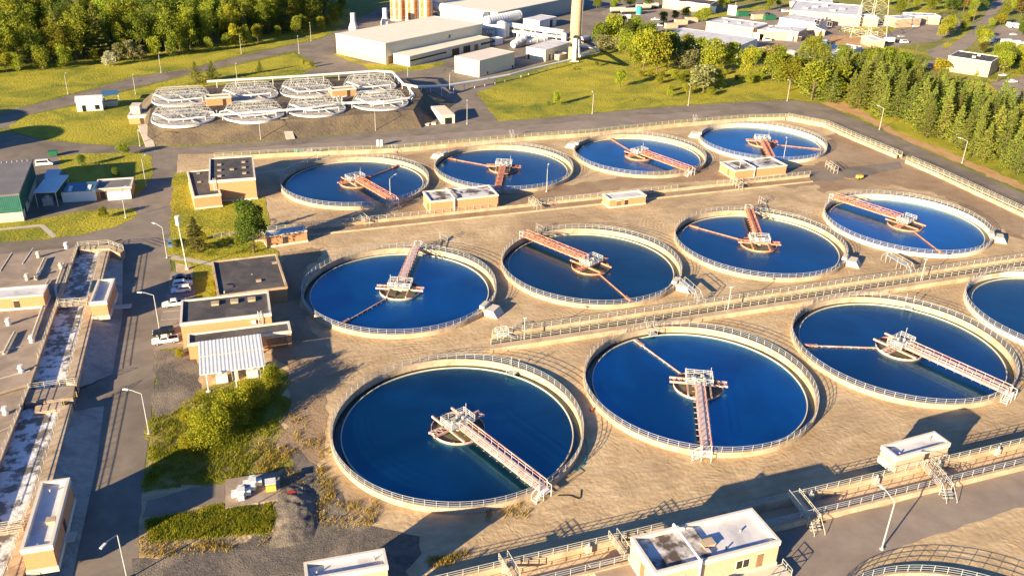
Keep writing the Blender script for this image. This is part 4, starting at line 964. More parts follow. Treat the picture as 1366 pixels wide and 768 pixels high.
# ------------------------------------------------------------------ vehicles (origin at ground centre, +x forward)
VEH = {}
def vehicle(kind, paint):
    k = (kind, paint.name)
    if k in VEH: return VEH[k]
    L, Wd = {'sedan': (4.7, 1.8), 'suv': (4.8, 1.9), 'pickup': (5.6, 1.95), 'van': (5.4, 2.0), 'truck': (8.5, 2.5)}[kind]
    prof = {'sedan': [(-2.35, .35), (2.3, .3), (2.35, .62), (2.2, .78), (.95, .9), (-1.65, .95), (-2.3, .9)],
            'suv': [(-2.4, .4), (2.35, .38), (2.4, .75), (2.2, .95), (1.1, 1.05), (-2.3, 1.1), (-2.4, .9)],
            'pickup': [(-2.8, .5), (2.75, .45), (2.8, .85), (2.65, 1.05), (1.35, 1.12), (-2.8, 1.12)],
            'van': [(-2.7, .4), (2.65, .4), (2.7, .85), (2.3, 1.1), (1.9, 1.2), (-2.7, 1.2)],
            'truck': [(-4.2, .7), (4.2, .5), (4.25, 1.4), (4.2, 1.5), (-4.2, 1.0)]}[kind]
    cab = {'sedan': [(.95, .88), (.2, 1.42), (-.95, 1.42), (-1.7, .93)], 'suv': [(1.15, 1.03), (.45, 1.72), (-2.0, 1.72), (-2.3, 1.08)],
           'pickup': [(1.4, 1.1), (.7, 1.78), (-.55, 1.78), (-.75, 1.1)], 'van': [(1.95, 1.18), (1.3, 2.1), (-2.65, 2.15), (-2.7, 1.18)],
           'truck': [(4.15, 1.48), (3.8, 2.5), (2.5, 2.55), (2.45, 1.3)]}[kind]
    def ext(prof, w0, w1, zmid=None):
        b = MB(); n = len(prof); zs = [p[1] for p in prof]; lo, hi = min(zs), max(zs)
        vs = []
        for s in (-1, 1):
            for x, z in prof:
                f = (z - lo) / (hi - lo); vs.append((x, s * (w0 + (w1 - w0) * f) / 2, z))
        b.add(vs, [tuple(range(n)), tuple(range(2 * n - 1, n - 1, -1))] + [(i, n + i, n + (i + 1) % n, (i + 1) % n) for i in range(n)])
        return b
    r = {}
    body = ext(prof, Wd, Wd * .96)
    c = ext(cab, Wd * .95, Wd * .76)
    body.add(c.v, c.f)
    if kind == 'pickup': body.box(-2.75, -Wd * .48, 1.12, -.8, -Wd * .42, 1.22).box(-2.75, Wd * .42, 1.12, -.8, Wd * .48, 1.22)
    if kind == 'truck': r['box'] = MB().box(-4.2, -1.25, 1.05, 2.3, 1.25, 3.5).mesh('cargo_box', M.carw)
    r['body'] = body.mesh('body', paint)
    # glass: slightly proud, inset copy of the cabin sides
    w = MB(); zs = [p[1] for p in cab]; lo, hi = min(zs), max(zs); cx = sum(p[0] for p in cab) / len(cab)
    ins = [(cx + (x - cx) * .86, lo + (hi - lo) * (.18 if z < (lo + hi) / 2 else .86)) for x, z in cab]
    for s in (-1, 1):
        vs = []
        for x, z in ins:
            f = (z - lo) / (hi - lo); vs.append((x, s * ((Wd * .95 + (Wd * .76 - Wd * .95) * f) / 2 + .012), z))
        w.add(vs, [(0, 1, 2, 3) if s > 0 else (3, 2, 1, 0)])
    r['window'] = w.mesh('window', M.glassd)
    ws = MB(); rw = MB()
    def scr(p, q, off, ws):
        (x0, z0), (x1, z1) = p, q
        za, zb = z0 + (z1 - z0) * .15, z0 + (z1 - z0) * .9; xa, xb = x0 + (x1 - x0) * .15, x0 + (x1 - x0) * .9
        wa, wb = Wd * .43, Wd * .36
        ws.add([(xa + off, -wa, za + .012), (xa + off, wa, za + .012), (xb + off, wb, zb + .012), (xb + off, -wb, zb + .012)], [(0, 1, 2, 3)])
    scr(cab[0], cab[1], .015, ws)
    if kind in ('sedan', 'suv'): scr(cab[3], cab[2], -.015, rw); r['rear'] = rw.mesh('rear_window', M.glassd)
    r['windscreen'] = ws.mesh('windscreen', M.glassd)
    wh = MB(); rr = .36 if kind != 'truck' else .5
    wv = MB().bar((0, -.12, 0), (0, .12, 0), rr, 16); r['tyre'] = wv.mesh('wheel', M.black)
    r['rim'] = MB().bar((0, -.13, 0), (0, .13, 0), rr * .6, 12).mesh('rim', M.galv)
    r['hl'] = MB().box(L / 2 - .12, -.28, .62, L / 2 + .02, .1, .78).mesh('headlight', M.white)
    bed = None
    if kind == 'pickup': r['bed'] = MB().box(-2.72, -Wd * .40, 1.122, -.85, Wd * .40, 1.13).mesh('cargo_bed', M.black)
    r['dim'] = (L, Wd, rr); VEH[k] = r; return r
def car(kind, paint, px, label, heading, group='parked vehicles', z=.05, name=None, small=False):
    r = vehicle(kind, paint); L, Wd, rr = r['dim']
    x, y = px if isinstance(px, Vector) else g(*px)
    nm = {'sedan': 'parked_car', 'suv': 'parked_car', 'pickup': 'pickup_truck', 'van': 'parked_van', 'truck': 'box_truck'}[kind]
    t = thing(nm, label, {'sedan': 'car', 'suv': 'car', 'pickup': 'pickup truck', 'van': 'van', 'truck': 'truck'}[kind], (x, y, z), heading, group)
    t.scale = (.82,) * 3
    ob('body', r['body'], t); ob('window', r['window'], t); ob('windscreen', r['windscreen'], t)
    if 'rear' in r: ob('rear_window', r['rear'], t)
    if 'bed' in r: ob('cargo_bed', r['bed'], t)
    if 'box' in r: ob('cargo_box', r['box'], t)
    for sx in (-.31, .31):
        for sy in (-1, 1):
            w = ob('wheel', r['tyre'], t, (sx * L, sy * (Wd / 2 - .08), rr)); ob('rim', r['rim'], w)
    if not small:
        for sy in (-1, 1): ob('headlight', r['hl'], t, (0, sy * Wd * .34 + .09, .0 if kind == 'sedan' else .15))
    return t
car('sedan', M.cark, (243, 373), 'black car, farthest of the row parked by the lawn', AZ)
car('suv', M.carw, (244, 381.5), 'white car with roof in the row between a black car and a white sport utility', AZ)
car('suv', M.carw, (242, 389.5), 'white sport utility car, nearest of the three parked by the lawn', AZ + pi)
car('pickup', M.carw, (233, 408), 'white pickup with empty bed beside the office wall', AZ + pi)
car('suv', M.cark, (219, 446), 'black car parked tight against a white pickup', AZ + pi)
car('pickup', M.carw, (221, 457), 'white pickup parked beside the black car below the lamp', AZ + pi)
car('van', M.carw, (60, 221), 'white van parked behind the teal building', AZ)
car('sedan', M.carb, (229, 327), 'dark blue car half hidden beside the bush at the small conifer', AZ + pi / 2)

# ------------------------------------------------------------------ trickling filters on their bank
ZB = 4.0
topf = [(197, 168), (290, 165), (360, 162), (470, 154), (551, 147)]; botf = [(196, 195.5), (290, 191), (360, 187), (470, 178), (563, 171)]
topb = [(566, 124), (540, 105), (500, 100), (440, 103), (330, 110), (205, 122)]
tw = [Vector((*g(*p, ZB), ZB)) for p in topf + topb]
cen = sum(tw, Vector()) / len(tw)
bw_ = [Vector((*g(*p, 0), 0)) for p in botf]
for i, p in enumerate(tw[len(topf):]):
    d = Vector((p.x - cen.x, p.y - cen.y, 0)).normalized(); bw_.append(Vector((p.x + d.x * (12 if i == 0 else 5), p.y + d.y * (6 if i == 0 else 5), 0)))
n = len(tw)
o = MB().add(tw + bw_, [tuple(range(n))] + [(n + i, n + (i + 1) % n, (i + 1) % n, i) for i in range(n)]).build('bank', M.bank); o['kind'] = 'structure'
RF = 9.6
fm = {}
fm['wall'] = MB().lathe([(RF - .25, -.3), (RF, -.3), (RF, .55), (RF - .25, .55)], 64).mesh('wall', M.white)
fm['media'] = MB().disc(RF - .26, .4, 64).mesh('filter_bed', M.filt)
tr = MB()
for y, ht in ((-2.6, 1.5), (-.4, 2.1), (1.8, 2.4), (4.0, 2.4), (6.2, 2.1), (8.0, 1.6)):
    hl = sqrt((RF - .2) ** 2 - y * y); x0, x1 = -hl, hl; tx0, tx1 = -hl + 1.6, hl - 1.6
    tr.bar((x0, y, 1.05), (x1, y, 1.05), .06); tr.bar((tx0, y, 1.05 + ht), (tx1, y, 1.05 + ht), .085)
    tr.bar((x0, y, 1.05), (tx0, y, 1.05 + ht), .075); tr.bar((x1, y, 1.05), (tx1, y, 1.05 + ht), .075)
    m_ = max(2, int((tx1 - tx0) / 2.0))
    for i in range(m_):
        a = tx0 + (tx1 - tx0) * i / m_; b = tx0 + (tx1 - tx0) * (i + 1) / m_
        tr.bar((a, y, 1.05 + ht), ((a + b) / 2, y, 1.05), .06); tr.bar(((a + b) / 2, y, 1.05), (b, y, 1.05 + ht), .06)
fm['truss'] = tr.mesh('roof_truss', M.galv)
cr = MB()
for x in (-6, -3, 0, 3, 6): cr.line([(x, -2.6, 2.5), (x + .4, -.4, 3.1), (x - .3, 1.8, 3.4), (x + .3, 4.0, 3.4), (x, min(6.2, sqrt(RF * RF - x * x) - .6), 3.1)], .045)
fm['cross'] = cr.mesh('cross_bracing', M.galv)
fp = MB().line([(-8.6, -1.4, 2.6), (-7.6, -2.4, 2.6), (-4.2, -5.6, 1.5), (0, -6.2, 1.5), (6.6, -5.4, 1.7), (7.2, -4.6, 1.7)], .24, 8)
for x, y in ((-8.6, -1.4), (-4.2, -5.6), (0, -6.2), (6.6, -5.4)): fp.bar((x, y, .6), (x, y, 1.6), .1, 6)
fm['feed'] = fp.mesh('feed_pipe', M.white)
ar = MB()
for a in range(4): ar.bar((0, 0, .95), ((RF - .8) * cos(a * pi / 2 + .4), (RF - .8) * sin(a * pi / 2 + .4), .95), .14, 6)
ar.cyl(0, 0, .7, 1.5, .5, 12)
fm['arm'] = ar.mesh('spray_arms', M.galv)
for i, (px, lb) in enumerate((((244, 153), 'front row, first from the left, beside the brick stair tower'), ((338, 148), 'front row, second from the left, above the dark bank'), ((421.7, 141), 'front row, third from the left, right of the concrete strip'), ((507, 133), 'front row, last on the right by the pipe bend'),
                              ((242, 128), 'back row, first from the left below the pair of pines'), ((333, 122), 'back row, right of the left orange pump house'), ((410, 117), 'back row, left of the right orange pump house'), ((493, 111), 'back row, last on the right near the cream hall'))):
    x, y = g(px[0], px[1] + 1, ZB + 1.1)
    t = thing('trickling_filter', 'round lattice-covered filter, ' + lb, 'filter tank', (x, y, ZB), AZ, 'white lattice-covered round filters')
    ob('wall', fm['wall'], t); ob('filter_bed', fm['media'], t); ob('spray_arms', fm['arm'], t); ob('feed_pipe', fm['feed'], t); ob('roof_truss', fm['truss'], t); ob('cross_bracing', fm['cross'], t)
for q, base, lb in ((((274.3, 130.6), (308, 128.4), (307, 124.8)), (308, 139.4), 'left orange brick pump house standing among the lattice-covered filters'), (((443, 120), (475, 117.4), (473.7, 113.3)), (475, 127.5), 'right orange brick pump house standing among the lattice-covered filters')):
    building('pump_house', lb, 'pump house', *q, zat(base, q[1][1], ZB), ZB, wall=M.brick, roof=M.conc, band=.5, doors=(('s', 5.2, 1.1, 2.1, M.doord),), plinth=None, depth=4)
def pipeline(name, label, pts, r, supports=True, m=M.whitem, gz=0.0, group=None):
    P_ = [Vector((*g(u, v, z), z)) for u, v, z in pts]
    t = thing(name, label, 'pipe', (P_[0].x, P_[0].y, 0), 0, group); o_ = Vector((P_[0].x, P_[0].y, 0))
    MB().line([p - o_ for p in P_], r, 10).build('pipe', m, t, smooth=False)
    if supports:
        ps = MB().bar((0, 0, 0), (0, 0, 1), .12, 6).mesh('support', M.whitem)
        for i in range(len(P_) - 1):
            a, b = P_[i], P_[i + 1]; d = b - a; k = max(1, round(d.length / 6))
            if abs(d.z) > 2: continue
            for j in range(k):
                p = a + d * (j + .5) / k; s = ob('support', ps, t, (p.x - o_.x, p.y - o_.y, gz(p) if callable(gz) else gz)); s.scale = (1, 1, p.z - s.location.z - r * .5)
    return t
pipeline('header_pipe', 'white header pipe along the front of the lattice-covered filters', [(281, 154, 5.8), (371, 148, 5.8), (416, 144, 5.8), (455, 138, 5.8), (512, 136, 5.8), (546, 131, 5.8), (552, 127, 5.8), (545, 117, 5.8)], .42, gz=ZB)
pipeline('header_pipe', 'white header pipe along the back of the lattice-covered filters, bending at the cream hall', [(276, 109, 6.4), (400, 102, 6.4), (502, 95, 6.4), (524, 96.5, 6.4), (539, 113, 6.4)], .45, gz=ZB)
pipeline('main_pipe', 'long white pipe on supports across the lawn edge to the tall chimney', [(539, 113, 6.4), (556, 116, 5.8), (580, 115.5, 4.2), (598, 114, 3.2), (640, 107.5, 2.6), (680, 100, 2.4), (710, 92, 2.2), (762, 80, 2.0)], .5)
for x, y in ((290, 156), (453, 136)):
    q = g(x, y, ZB); t = thing('valve_manifold', 'white Y-shaped pipe manifold in the gap between two front filters, ' + ('left' if x < 300 else 'right') + ' one of two', 'pipe', (*q, ZB), AZ, 'pipe manifolds between the filters')
    b = MB()
    for s in (-1, 1): b.line([(s * 2.4, 0, 1.8), (s * .9, -.3, 1.6), (s * .6, -.6, .1)], .25, 8)
    b.line([(0, -.6, 1.5), (0, 2, 1.5)], .2, 8); b.build('pipe', M.whitem, t); MB().box(-1.2, -1, 0, 1.2, -.2, .3).build('base', M.conc, t)
for a, b, w, lb in (((190, 167), (201, 196), 1.3, 'sloping concrete strip at the left end of the dark bank'), ((379, 158), (388, 186), 1.3, 'sloping concrete strip in the middle of the dark bank')):
    A = Vector((*g(*a, ZB), ZB + .12)); B = Vector((*g(*b), .12)); d = (B - A); nx = Vector((-d.y, d.x, 0)).normalized() * w
    t = thing('bank_stair', lb, 'stairs', (B.x, B.y, 0)); o_ = Vector((B.x, B.y, 0))
    m_ = MB(); q = [A - nx - o_, B - nx - o_, B + nx - o_, A + nx - o_]; m_.add(q + [p - Vector((0, 0, .4)) for p in q], [(0, 1, 2, 3), (7, 6, 5, 4), (0, 4, 5, 1), (1, 5, 6, 2), (2, 6, 7, 3), (3, 7, 4, 0)]); m_.build('slab', M.path, t)
# wedge entrance
q = g(589, 166); t = thing('wedge_entrance', 'wedge-shaped concrete entrance with dark opening at the foot of the bank', 'entrance', (*q, 0), AZ)
MB().add([(0, 0, 0), (4.6, 0, 0), (3.6, 9, 3.2), (-1.2, 9, 3.2), (0, 0, 3.1), (4.6, 0, 3.1), (3.6, 9, 3.9), (-1.2, 9, 3.9)], [(3, 2, 1, 0), (4, 5, 6, 7), (0, 1, 5, 4), (1, 2, 6, 5), (2, 3, 7, 6), (3, 0, 4, 7)]).build('wall', M.concw, t)
MB().box(1.2, -.05, .02, 3.6, .1, 2.1).build('opening', M.glassd, t)
t = thing('white_cabin', 'white cabin on the lawn inside the upper road, blue-shadowed roof', 'cabin', (*g(103.5, 149.5), 0), AZ)
W, Dp, H = 8.0, 5.5, 3.4
MB().add([(0, 0, 0), (W, 0, 0), (W, Dp, 0), (0, Dp, 0), (0, 0, H), (W, 0, H), (W, Dp, H), (0, Dp, H), (0, Dp / 2, H + 1.2), (W, Dp / 2, H + 1.2)], [(3, 2, 1, 0), (0, 1, 5, 4), (1, 2, 6, 9, 5), (2, 3, 7, 6), (3, 0, 4, 8, 7)]).build('wall', M.white, t)
MB().add([(-.3, -.3, H - .05), (W + .3, -.3, H - .05), (W + .3, Dp / 2, H + 1.3), (-.3, Dp / 2, H + 1.3), (W + .3, Dp + .3, H - .05), (-.3, Dp + .3, H - .05)], [(0, 1, 2, 3), (3, 2, 4, 5)]).build('roof', M.roofw, t)
MB().box(5.6, -.05, .5, 7.0, .05, 2.0).build('window', M.glassd, t); MB().box(1.6, -.05, 0, 2.8, .05, 2.1).build('door', M.glassd, t)
t = shed('blue sheet roof over dark machinery right of the white cabin', ((135, 127.5), (158, 126), (157, 121)), 3.6, None, M.blueg); 
q = g(145, 141); t = thing('machine_unit', 'dark grey machinery block under the blue sheet roof near the white cabin', 'machine', (*q, 0), AZ); MB().box(-3, -1.5, 0, 3, 1.5, 1.7).build('cabinet', M.galv2, t); MB().cyl(-1.5, 0, 1.7, 2.6, .6, 12).build('fan', M.galv, t)
b_ = building('stair_tower', 'orange brick stair tower with pale concrete top at the left end of the filters', 'tower', (170.7, 154), (197.3, 153.3), (196.7, 145), zat((172, 166), 154), 0, wall=M.brick, roof=M.conc, band=1.0, doors=(('s', 3.4, 1.2, 2.2, M.doord),))
MB().box(.4, 2.4, b_['_h'] - .27, b_['_w'] * .55, b_['_d'] - .4, b_['_h'] + 2.2).build('upper_block', M.concw, b_)

# ------------------------------------------------------------------ hall, annex, small hall and ducts
hl = building('main_hall', 'large cream metal hall with flat cream roof above the filters', 'hall', (513.8, 58), (643, 32.2), (578.8, 21.4), 8.8, 0, wall=M.cream, roof=M.creamroof, trim=M.cream, band=.3, recess=.06, doors=(('s', 1.6, 2.6, 3.2, M.doorb), ('w', 12.5, 1.1, 2.4, M.doord)), wins=(('s', 40, 5.5, 1.4, 1.4),))
W, Dp, H = hl['_w'], hl['_d'], hl['_h']
MB().box(-.06, .3, 0, -.002, Dp - .2, 2.8).build('lower_cladding', M.brick2, hl)
an = building('hall_annex', 'low cream annex with dark window band along the front of the large cream hall', 'annex', (546.5, 75.4), (653.8, 50), (635, 46), 4.3, 0, wall=M.cream, roof=M.creamroof, trim=M.cream, band=.3, recess=.06, garage=(), doors=(('s', 28, 5, 3, M.doord), ('s', 36, 5, 3, M.doord), ('s', 44, 3, 2.6, M.doorb)))
MB().box(.3, -.05, 2.0, 24, .04, 2.7).build('window', M.glassd, an); MB().box(49, -.05, 1.6, 60, .04, 2.6).build('window', M.glassd, an)
sm = building('small_hall', 'smaller pale green-cream hall with pinkish roof beside the long white pipe', 'hall', (639.4, 81.3), (686.6, 69.4), (662.8, 61.5), 6.7, 0, wall=M.cream, roof=M.pinkroof, trim=M.cream, band=.25, recess=.05, doors=(('s', 5, .9, .9, M.doord, .6), ('s', 22, .9, 1.3, M.doord, .1)))
cbd = building('chimney_house', 'cream building with white roof at the foot of the tall chimney', 'building', (727.9, 66.8), (761.3, 56.2), (738.4, 51.8), 5.1, 0, wall=M.cream, roof=M.roofw, trim=M.cream, band=.25, recess=.05, doors=(('s', 3, 1.6, 2.6, M.doord), ('s', 8.6, 2.2, 3, M.doorb), ('w', 8, 1.0, 2.3, M.doord)))
MB().box(.4, -.06, .05, .9 + 2, -.003, 2.2)
lh = building('long_warehouse', 'very long warehouse with cream roof and blue-grey wall behind the white ducts', 'warehouse', (664, 16.7), (772, -8), (700, -8), 8.2, 0, wall=mat('bluegrey_cladding', (.30, .33, .30), (.36, .39, .36), .5, .6), roof=M.creamroof, trim=M.cream, band=.3, recess=.06, depth=40, axis=radians(55))
# silos
for i, (u, lb) in enumerate(((531, 'left'), (549, 'middle'), (567.5, 'right'))):
    q = g(u, 27); t = thing('silo', 'rust-striped cream silo behind the large hall, %s of three' % lb, 'silo', (*q, 0), i * .7, 'rust-striped silos')
    r = 3.9; s = MB().cyl(0, 0, 0, 24, r, 40); s.build('shell', M.siloc, t)
    st = MB()
    for k in range(7):
        a = k * 2 * pi / 7; w = .17 + .13 * ((k * 7 + i * 3) % 5) / 4
        st.lathe([(r + .01, 1), (r + .09, 1), (r + .09, 23.9), (r + .01, 23.9)], 6, a0=a, a1=a + w * 2.1)
    st.build('rust_stripe', M.rust, t)
    MB().cyl(0, 0, 24, 26.5, r + .1, 40, .6).build('roof', M.siloc, t)
    rg = MB()
    for z in range(2, 24, 4): rg.lathe([(r + .02, z), (r + .14, z), (r + .14, z + .18), (r + .02, z + .18)], 40)
    rg.build('hoop', M.galv2, t)
for u, v0, v1, lb in ((471.6, 41, 17.6, 'left'), (514, 34, 11, 'right')):
    q = g(u, v0); h = zat((u, v0), v1); t = thing('vent_stack', 'white vent stack with flared base behind the large cream hall, %s of two' % lb, 'stack', (*q, 0), 0, 'white vent stacks')
    MB().cyl(0, 0, 2.0, 4.5, 2.1, 16, 1.2).cyl(0, 0, 4.5, h, 1.2, 16).build('flue', M.white, t); MB().cyl(0, 0, 0, 2.0, 2.3, 16).build('base', M.white, t)
# chimney
q = g(767, 57); t = thing('chimney', 'tall tan concrete chimney with side ladder rising out of the picture', 'chimney', (*q, 0), 0)
s = MB().cyl(0, 0, 0, 62, 2.75, 32, 2.2); s.build('shaft', M.chim, t)
rg = MB()
for z in range(4, 60, 6): rg.lathe([(2.76 - .009 * z, z), (2.86 - .009 * z, z), (2.86 - .009 * z, z + .25), (2.76 - .009 * z, z + .25)], 32)
rg.build('hoop', M.chim, t)
la = MB()
for s_ in (-.3, .3): la.bar((2.7, s_ - .8, .5), (2.5, s_ - .8, 61), .07)
for i in range(70): la.bar((2.72, -1.1, 1 + i * .85), (2.72, -.5, 1 + i * .85), .05)
la.build('ladder', M.galv, t)
MB().cyl(2.6, .9, 0, 60, .4, 8).build('side_pipe', M.concw, t)
q = g(765.7, 82); t = thing('white_riser', 'white riser column standing in front of the chimney where the long pipe ends', 'column', (*q, 0), 0)
MB().cyl(0, 0, .3, 9.8, 1.0, 16).build('column', M.whitem, t); MB().box(-2, -1.3, 0, 2, 1.3, .3).build('base', M.concw, t); MB().box(-2.6, .4, .3, -1.2, 1.8, 6).build('frame', M.yelconc, t)
pipeline('loop_pipe', 'white square pipe loop on the grass right of the chimney', [(772.5, 52, 1.0), (773, 75, 9.0), (773.5, 76, 1.0), (799, 68, 1.0), (794, 64, 1.0), (775, 62, 1.0)], .5, False)
q = g(779, 57); t = thing('horizontal_tank', 'blue-shaded cylindrical tank lying right of the chimney', 'tank', (*q, 0), radians(55)); MB().bar((-3, 0, 1.8), (3, 0, 1.8), 1.4, 16).build('tank_body', M.carg, t); MB().box(-2.2, -1, 0, -1.6, 1, .9).box(1.6, -1, 0, 2.2, 1, .9).build('saddle', M.conc, t)
# duct work
def cylthing(name, label, a, b, r, m=M.whitem, ribs=0, cat='duct'):
    A = Vector((*g(a[0], a[1], a[2]), a[2])); B = Vector((*g(b[0], b[1], b[2]), b[2])); t = thing(name, label, cat, (A.x, A.y, 0))
    o_ = Vector((A.x, A.y, 0)); MB().bar(A - o_, B - o_, r, 20).build('shell', m, t)
    if ribs:
        d = (B - A); u = d.normalized(); rb = MB()
        for i in range(ribs):
            p = A - o_ + d * (i + .5) / ribs; rb.bar(p - u * .12, p + u * .12, r + .12, 20)
        rb.build('rib', m, t)
    for f in (.12, .5, .88):
        p = A - o_ + (B - A) * f; MB().box(p.x - .25, p.y - .25, 0, p.x + .25, p.y + .25, p.z - r * .7).build('support', M.galv, t)
    return t
cylthing('ribbed_duct', 'large white ribbed duct running from the ductwork towards the long warehouse', (648, 29, 5.5), (693, 20, 6.0), 2.3, ribs=14)
cylthing('ribbed_duct', 'large white duct behind the cream hall roof edge', (578, 8, 6.0), (648, 22, 6.0), 2.4, ribs=8)
cylthing('round_duct', 'long white overhead duct bending down to the chimney', (677, 33, 5.5), (752, 43.5, 5.5), 1.2, ribs=8)
cylthing('round_duct', 'lower white pipe in front of the long overhead duct', (684, 42, 3.5), (750, 50, 3.5), .6, ribs=10)
cylthing('round_duct', 'blue-shaded lower duct left of the white upright vessels', (640, 37, 4), (664, 36, 5), 1.2, ribs=2)
cylthing('round_duct', 'short slanted white duct in the middle of the ductwork', (684, 60, 1.8), (700, 50, 4), 1.5, ribs=3)
cylthing('round_duct', 'low white drum lying in front of the overhead duct', (700, 56, 1.9), (728, 52, 1.9), 1.6, ribs=3)
for u, v0, v1, r, lb in ((669, 51, 28, 2.3, 'tallest white upright vessel in the ductwork'), (661, 49, 34, 1.5, 'slim white upright vessel beside the tallest one'), (676, 50, 30, 1.2, 'slimmest white upright vessel at the right of the tallest one'), (752, 62, 44, 1.3, 'white upright duct leg beside the chimney')):
    q = g(u, v0); h = zat((u, v0), v1); t = thing('upright_vessel', lb, 'vessel', (*q, 0), 0, 'white upright vessels'); MB().cyl(0, 0, .5, h - .6, r, 18).cyl(0, 0, h - .6, h, r, 18, r * .45).build('shell', M.whitem, t); MB().cyl(0, 0, 0, .5, r + .2, 18).build('base', M.conc, t)
t = thing('pipe_rack', 'dense rack of small white and blue-grey pipes under the overhead duct', 'pipe rack', (*g(712, 56), 0), radians(54)); rr_ = random.Random(4)
for i in range(16):
    b_ = MB(); x, y, z = rr_.uniform(-9, 9), rr_.uniform(-7, 9), rr_.uniform(1, 4.5); L_ = rr_.uniform(3, 9); r_ = rr_.uniform(.25, .6)
    b_.line([(x, y, 0), (x, y, z), (x + L_, y, z), (x + L_, y + rr_.uniform(-3, 3), z), (x + L_, y, .3)] if i % 2 else [(x, y, z), (x, y + L_, z), (x, y + L_, .2)], r_, 8)
    b_.build('pipe', M.whitem if i % 4 else M.blueg, t)
building('switch_house', 'small white flat-roofed house with dark opening in front of the long warehouse', 'building', (720, 28), (742.5, 22.5), (722, 17.5), 4.6, 0, wall=M.white, roof=M.roofw, trim=M.white, band=.3, recess=.05, depth=10, doors=(('s', 10, 2.6, 3.6, M.doord),))
building('control_box', 'small white box building below the white upright vessels', 'building', (661, 52.5), (671, 50.5), (668, 48), 3.0, 0, wall=M.white, roof=M.roofw, trim=M.white, band=.3, depth=4)
building('control_box', 'small tan box building beside the white riser column', 'building', (746, 73.6), (757, 71), (754, 69.6), 2.4, 0, wall=M.brick2, roof=M.conc, trim=M.cream, band=.3, depth=3)
for i, (u, v, w, d_, h) in enumerate(((690, 62, 5, 3, 2.6), (706, 59, 4, 3, 3.2), (716, 57, 4, 3, 2.2), (697, 52, 6, 3, 4.0), (730, 53, 4, 2.5, 3.6), (655, 44, 4, 3, 3.4))):
    lb = ('white plant block nearest the chimney house west wall', 'white plant block with grey top under the overhead duct', 'low white plant block beside the chimney house roof', 'broad white plant block behind the short slanted duct', 'white plant block close to the bend of the overhead duct', 'white plant block left of the upright vessels')[i]
    q = g(u, v); t = thing('plant_block', lb, 'machine', (*q, 0), radians(54), 'white plant blocks in the ductwork'); MB().box(-w / 2, -d_ / 2, 0, w / 2, d_ / 2, h).build('cabinet', M.whitem, t); MB().cyl(0, 0, h, h + .9, min(w, d_) * .3, 12).build('fan', M.galv, t)
    MB().bar((-w / 2, -d_ / 2 - .3, h * .6), (w / 2, -d_ / 2 - .3, h * .6), .25, 8).build('pipe', M.white, t)

# ------------------------------------------------------------------ industrial estate, top right
o6 = (860, 0); s6 = 5.692
w1 = building('white_warehouse', 'long low white warehouse with pale roof behind the leafy grove', 'warehouse', P(125, 265, o6, s6), P(715, 350, o6, s6), P(885, 295, o6, s6), 5.2, 0, wall=M.white, roof=M.roofw, trim=M.white, band=.3, recess=.06)
rooftop(w1, [('vent_ridge', .25 + i * .1, .5, .8, 3.2, .25, M.galv) for i in range(6)])
u1 = building('unit_block', 'tan industrial unit with six pale garage doors behind the long white warehouse', 'building', P(470, 165, o6, s6), P(825, 215, o6, s6), P(940, 180, o6, s6), 5.6, 0, wall=M.brick2, roof=M.roofw, band=.5, garage=[('s', 1.5 + i * 4.9, 3.4, 3.6, 0) for i in range(6)])
rooftop(u1, [('roof_unit', .3, .4, 2, 1.5, .9, M.galv), ('roof_unit', .55, .5, 2, 1.5, .9, M.galv), ('roof_unit', .8, .6, 2, 1.5, .9, M.galv)])
u2 = building('unit_block', 'small tan unit with white roof and one garage door right of the six-door unit', 'building', P(860, 228, o6, s6), P(1130, 242, o6, s6), P(1165, 205, o6, s6), 4.6, 0, wall=M.brick2, roof=M.roofw, band=.4, garage=(('s', 15, 3.2, 3.2, 0),), doors=(('s', 1, 2.2, 2.6, M.doord), ('s', 20, 1.8, 2.2, M.doord)))
u3 = building('unit_block', 'tan block with garage doors at the very top, above the truck yard', 'building', P(140, 0, o6, s6), P(500, 35, o6, s6), P(548, 5, o6, s6), zat(P(500, 100, o6, s6), P(500, 35, o6, s6)[1]), 0, wall=M.brick2, roof=M.roof, band=.5, garage=(('s', 5, 5, 5, 0), ('s', 14, 5, 5, 0), ('s', 28, 4, 4, 0), ('s', 39, 5, 5.4, 0)))
o7 = (1040, 0); s7 = 6.983
def blk(label, fl, fr, br, base, wall=M.brick2, **k):
    fl, fr, br, base = [P(*q, o7, s7) for q in (fl, fr, br, base)]
    return building('white_roofed_block', label, 'building', fl, fr, br, zat(base, fr[1]), 0, wall=wall, roof=M.roofw, trim=M.white, band=.6, **k)
e1 = blk('white two-level block with small windows in the tan complex, left of the lattice tower', (0, 165), (335, 215), (445, 172), (335, 300), M.white, wins=(('s', 20, 4, 2.6, 2.2), ('s', 27, 4, 2.6, 2.2), ('e', 2, 4, 2.6, 2.2), ('e', 7, 4, 2.6, 2.2), ('e', 12, 4, 2.6, 2.2)))
e0 = blk('low tan front block with garage door below the white two-level block', (-110, 265), (175, 300), (330, 260), (130, 390), garage=(('s', 4, 3, 3, 0),), doors=(('s', 12, 2, 2.4, M.doord),), depth=16)
e2 = blk('long tan block with broad white roof and rooftop units at the middle of the complex', (95, 95), (760, 150), (985, 150), (760, 255), depth=40)
rooftop(e2, [('roof_unit', .2 + .13 * i, .3 + .2 * (i % 3), 3, 2.4, 1.2, M.galv) for i in range(5)])
e3 = blk('tan curved-looking low block with white roof beside the orange dirt patch', (360, 285), (425, 285), (560, 228), (410, 340), depth=22)
e4 = blk('tan block right behind the lattice tower legs', (760, 155), (925, 165), (990, 145), (925, 255))
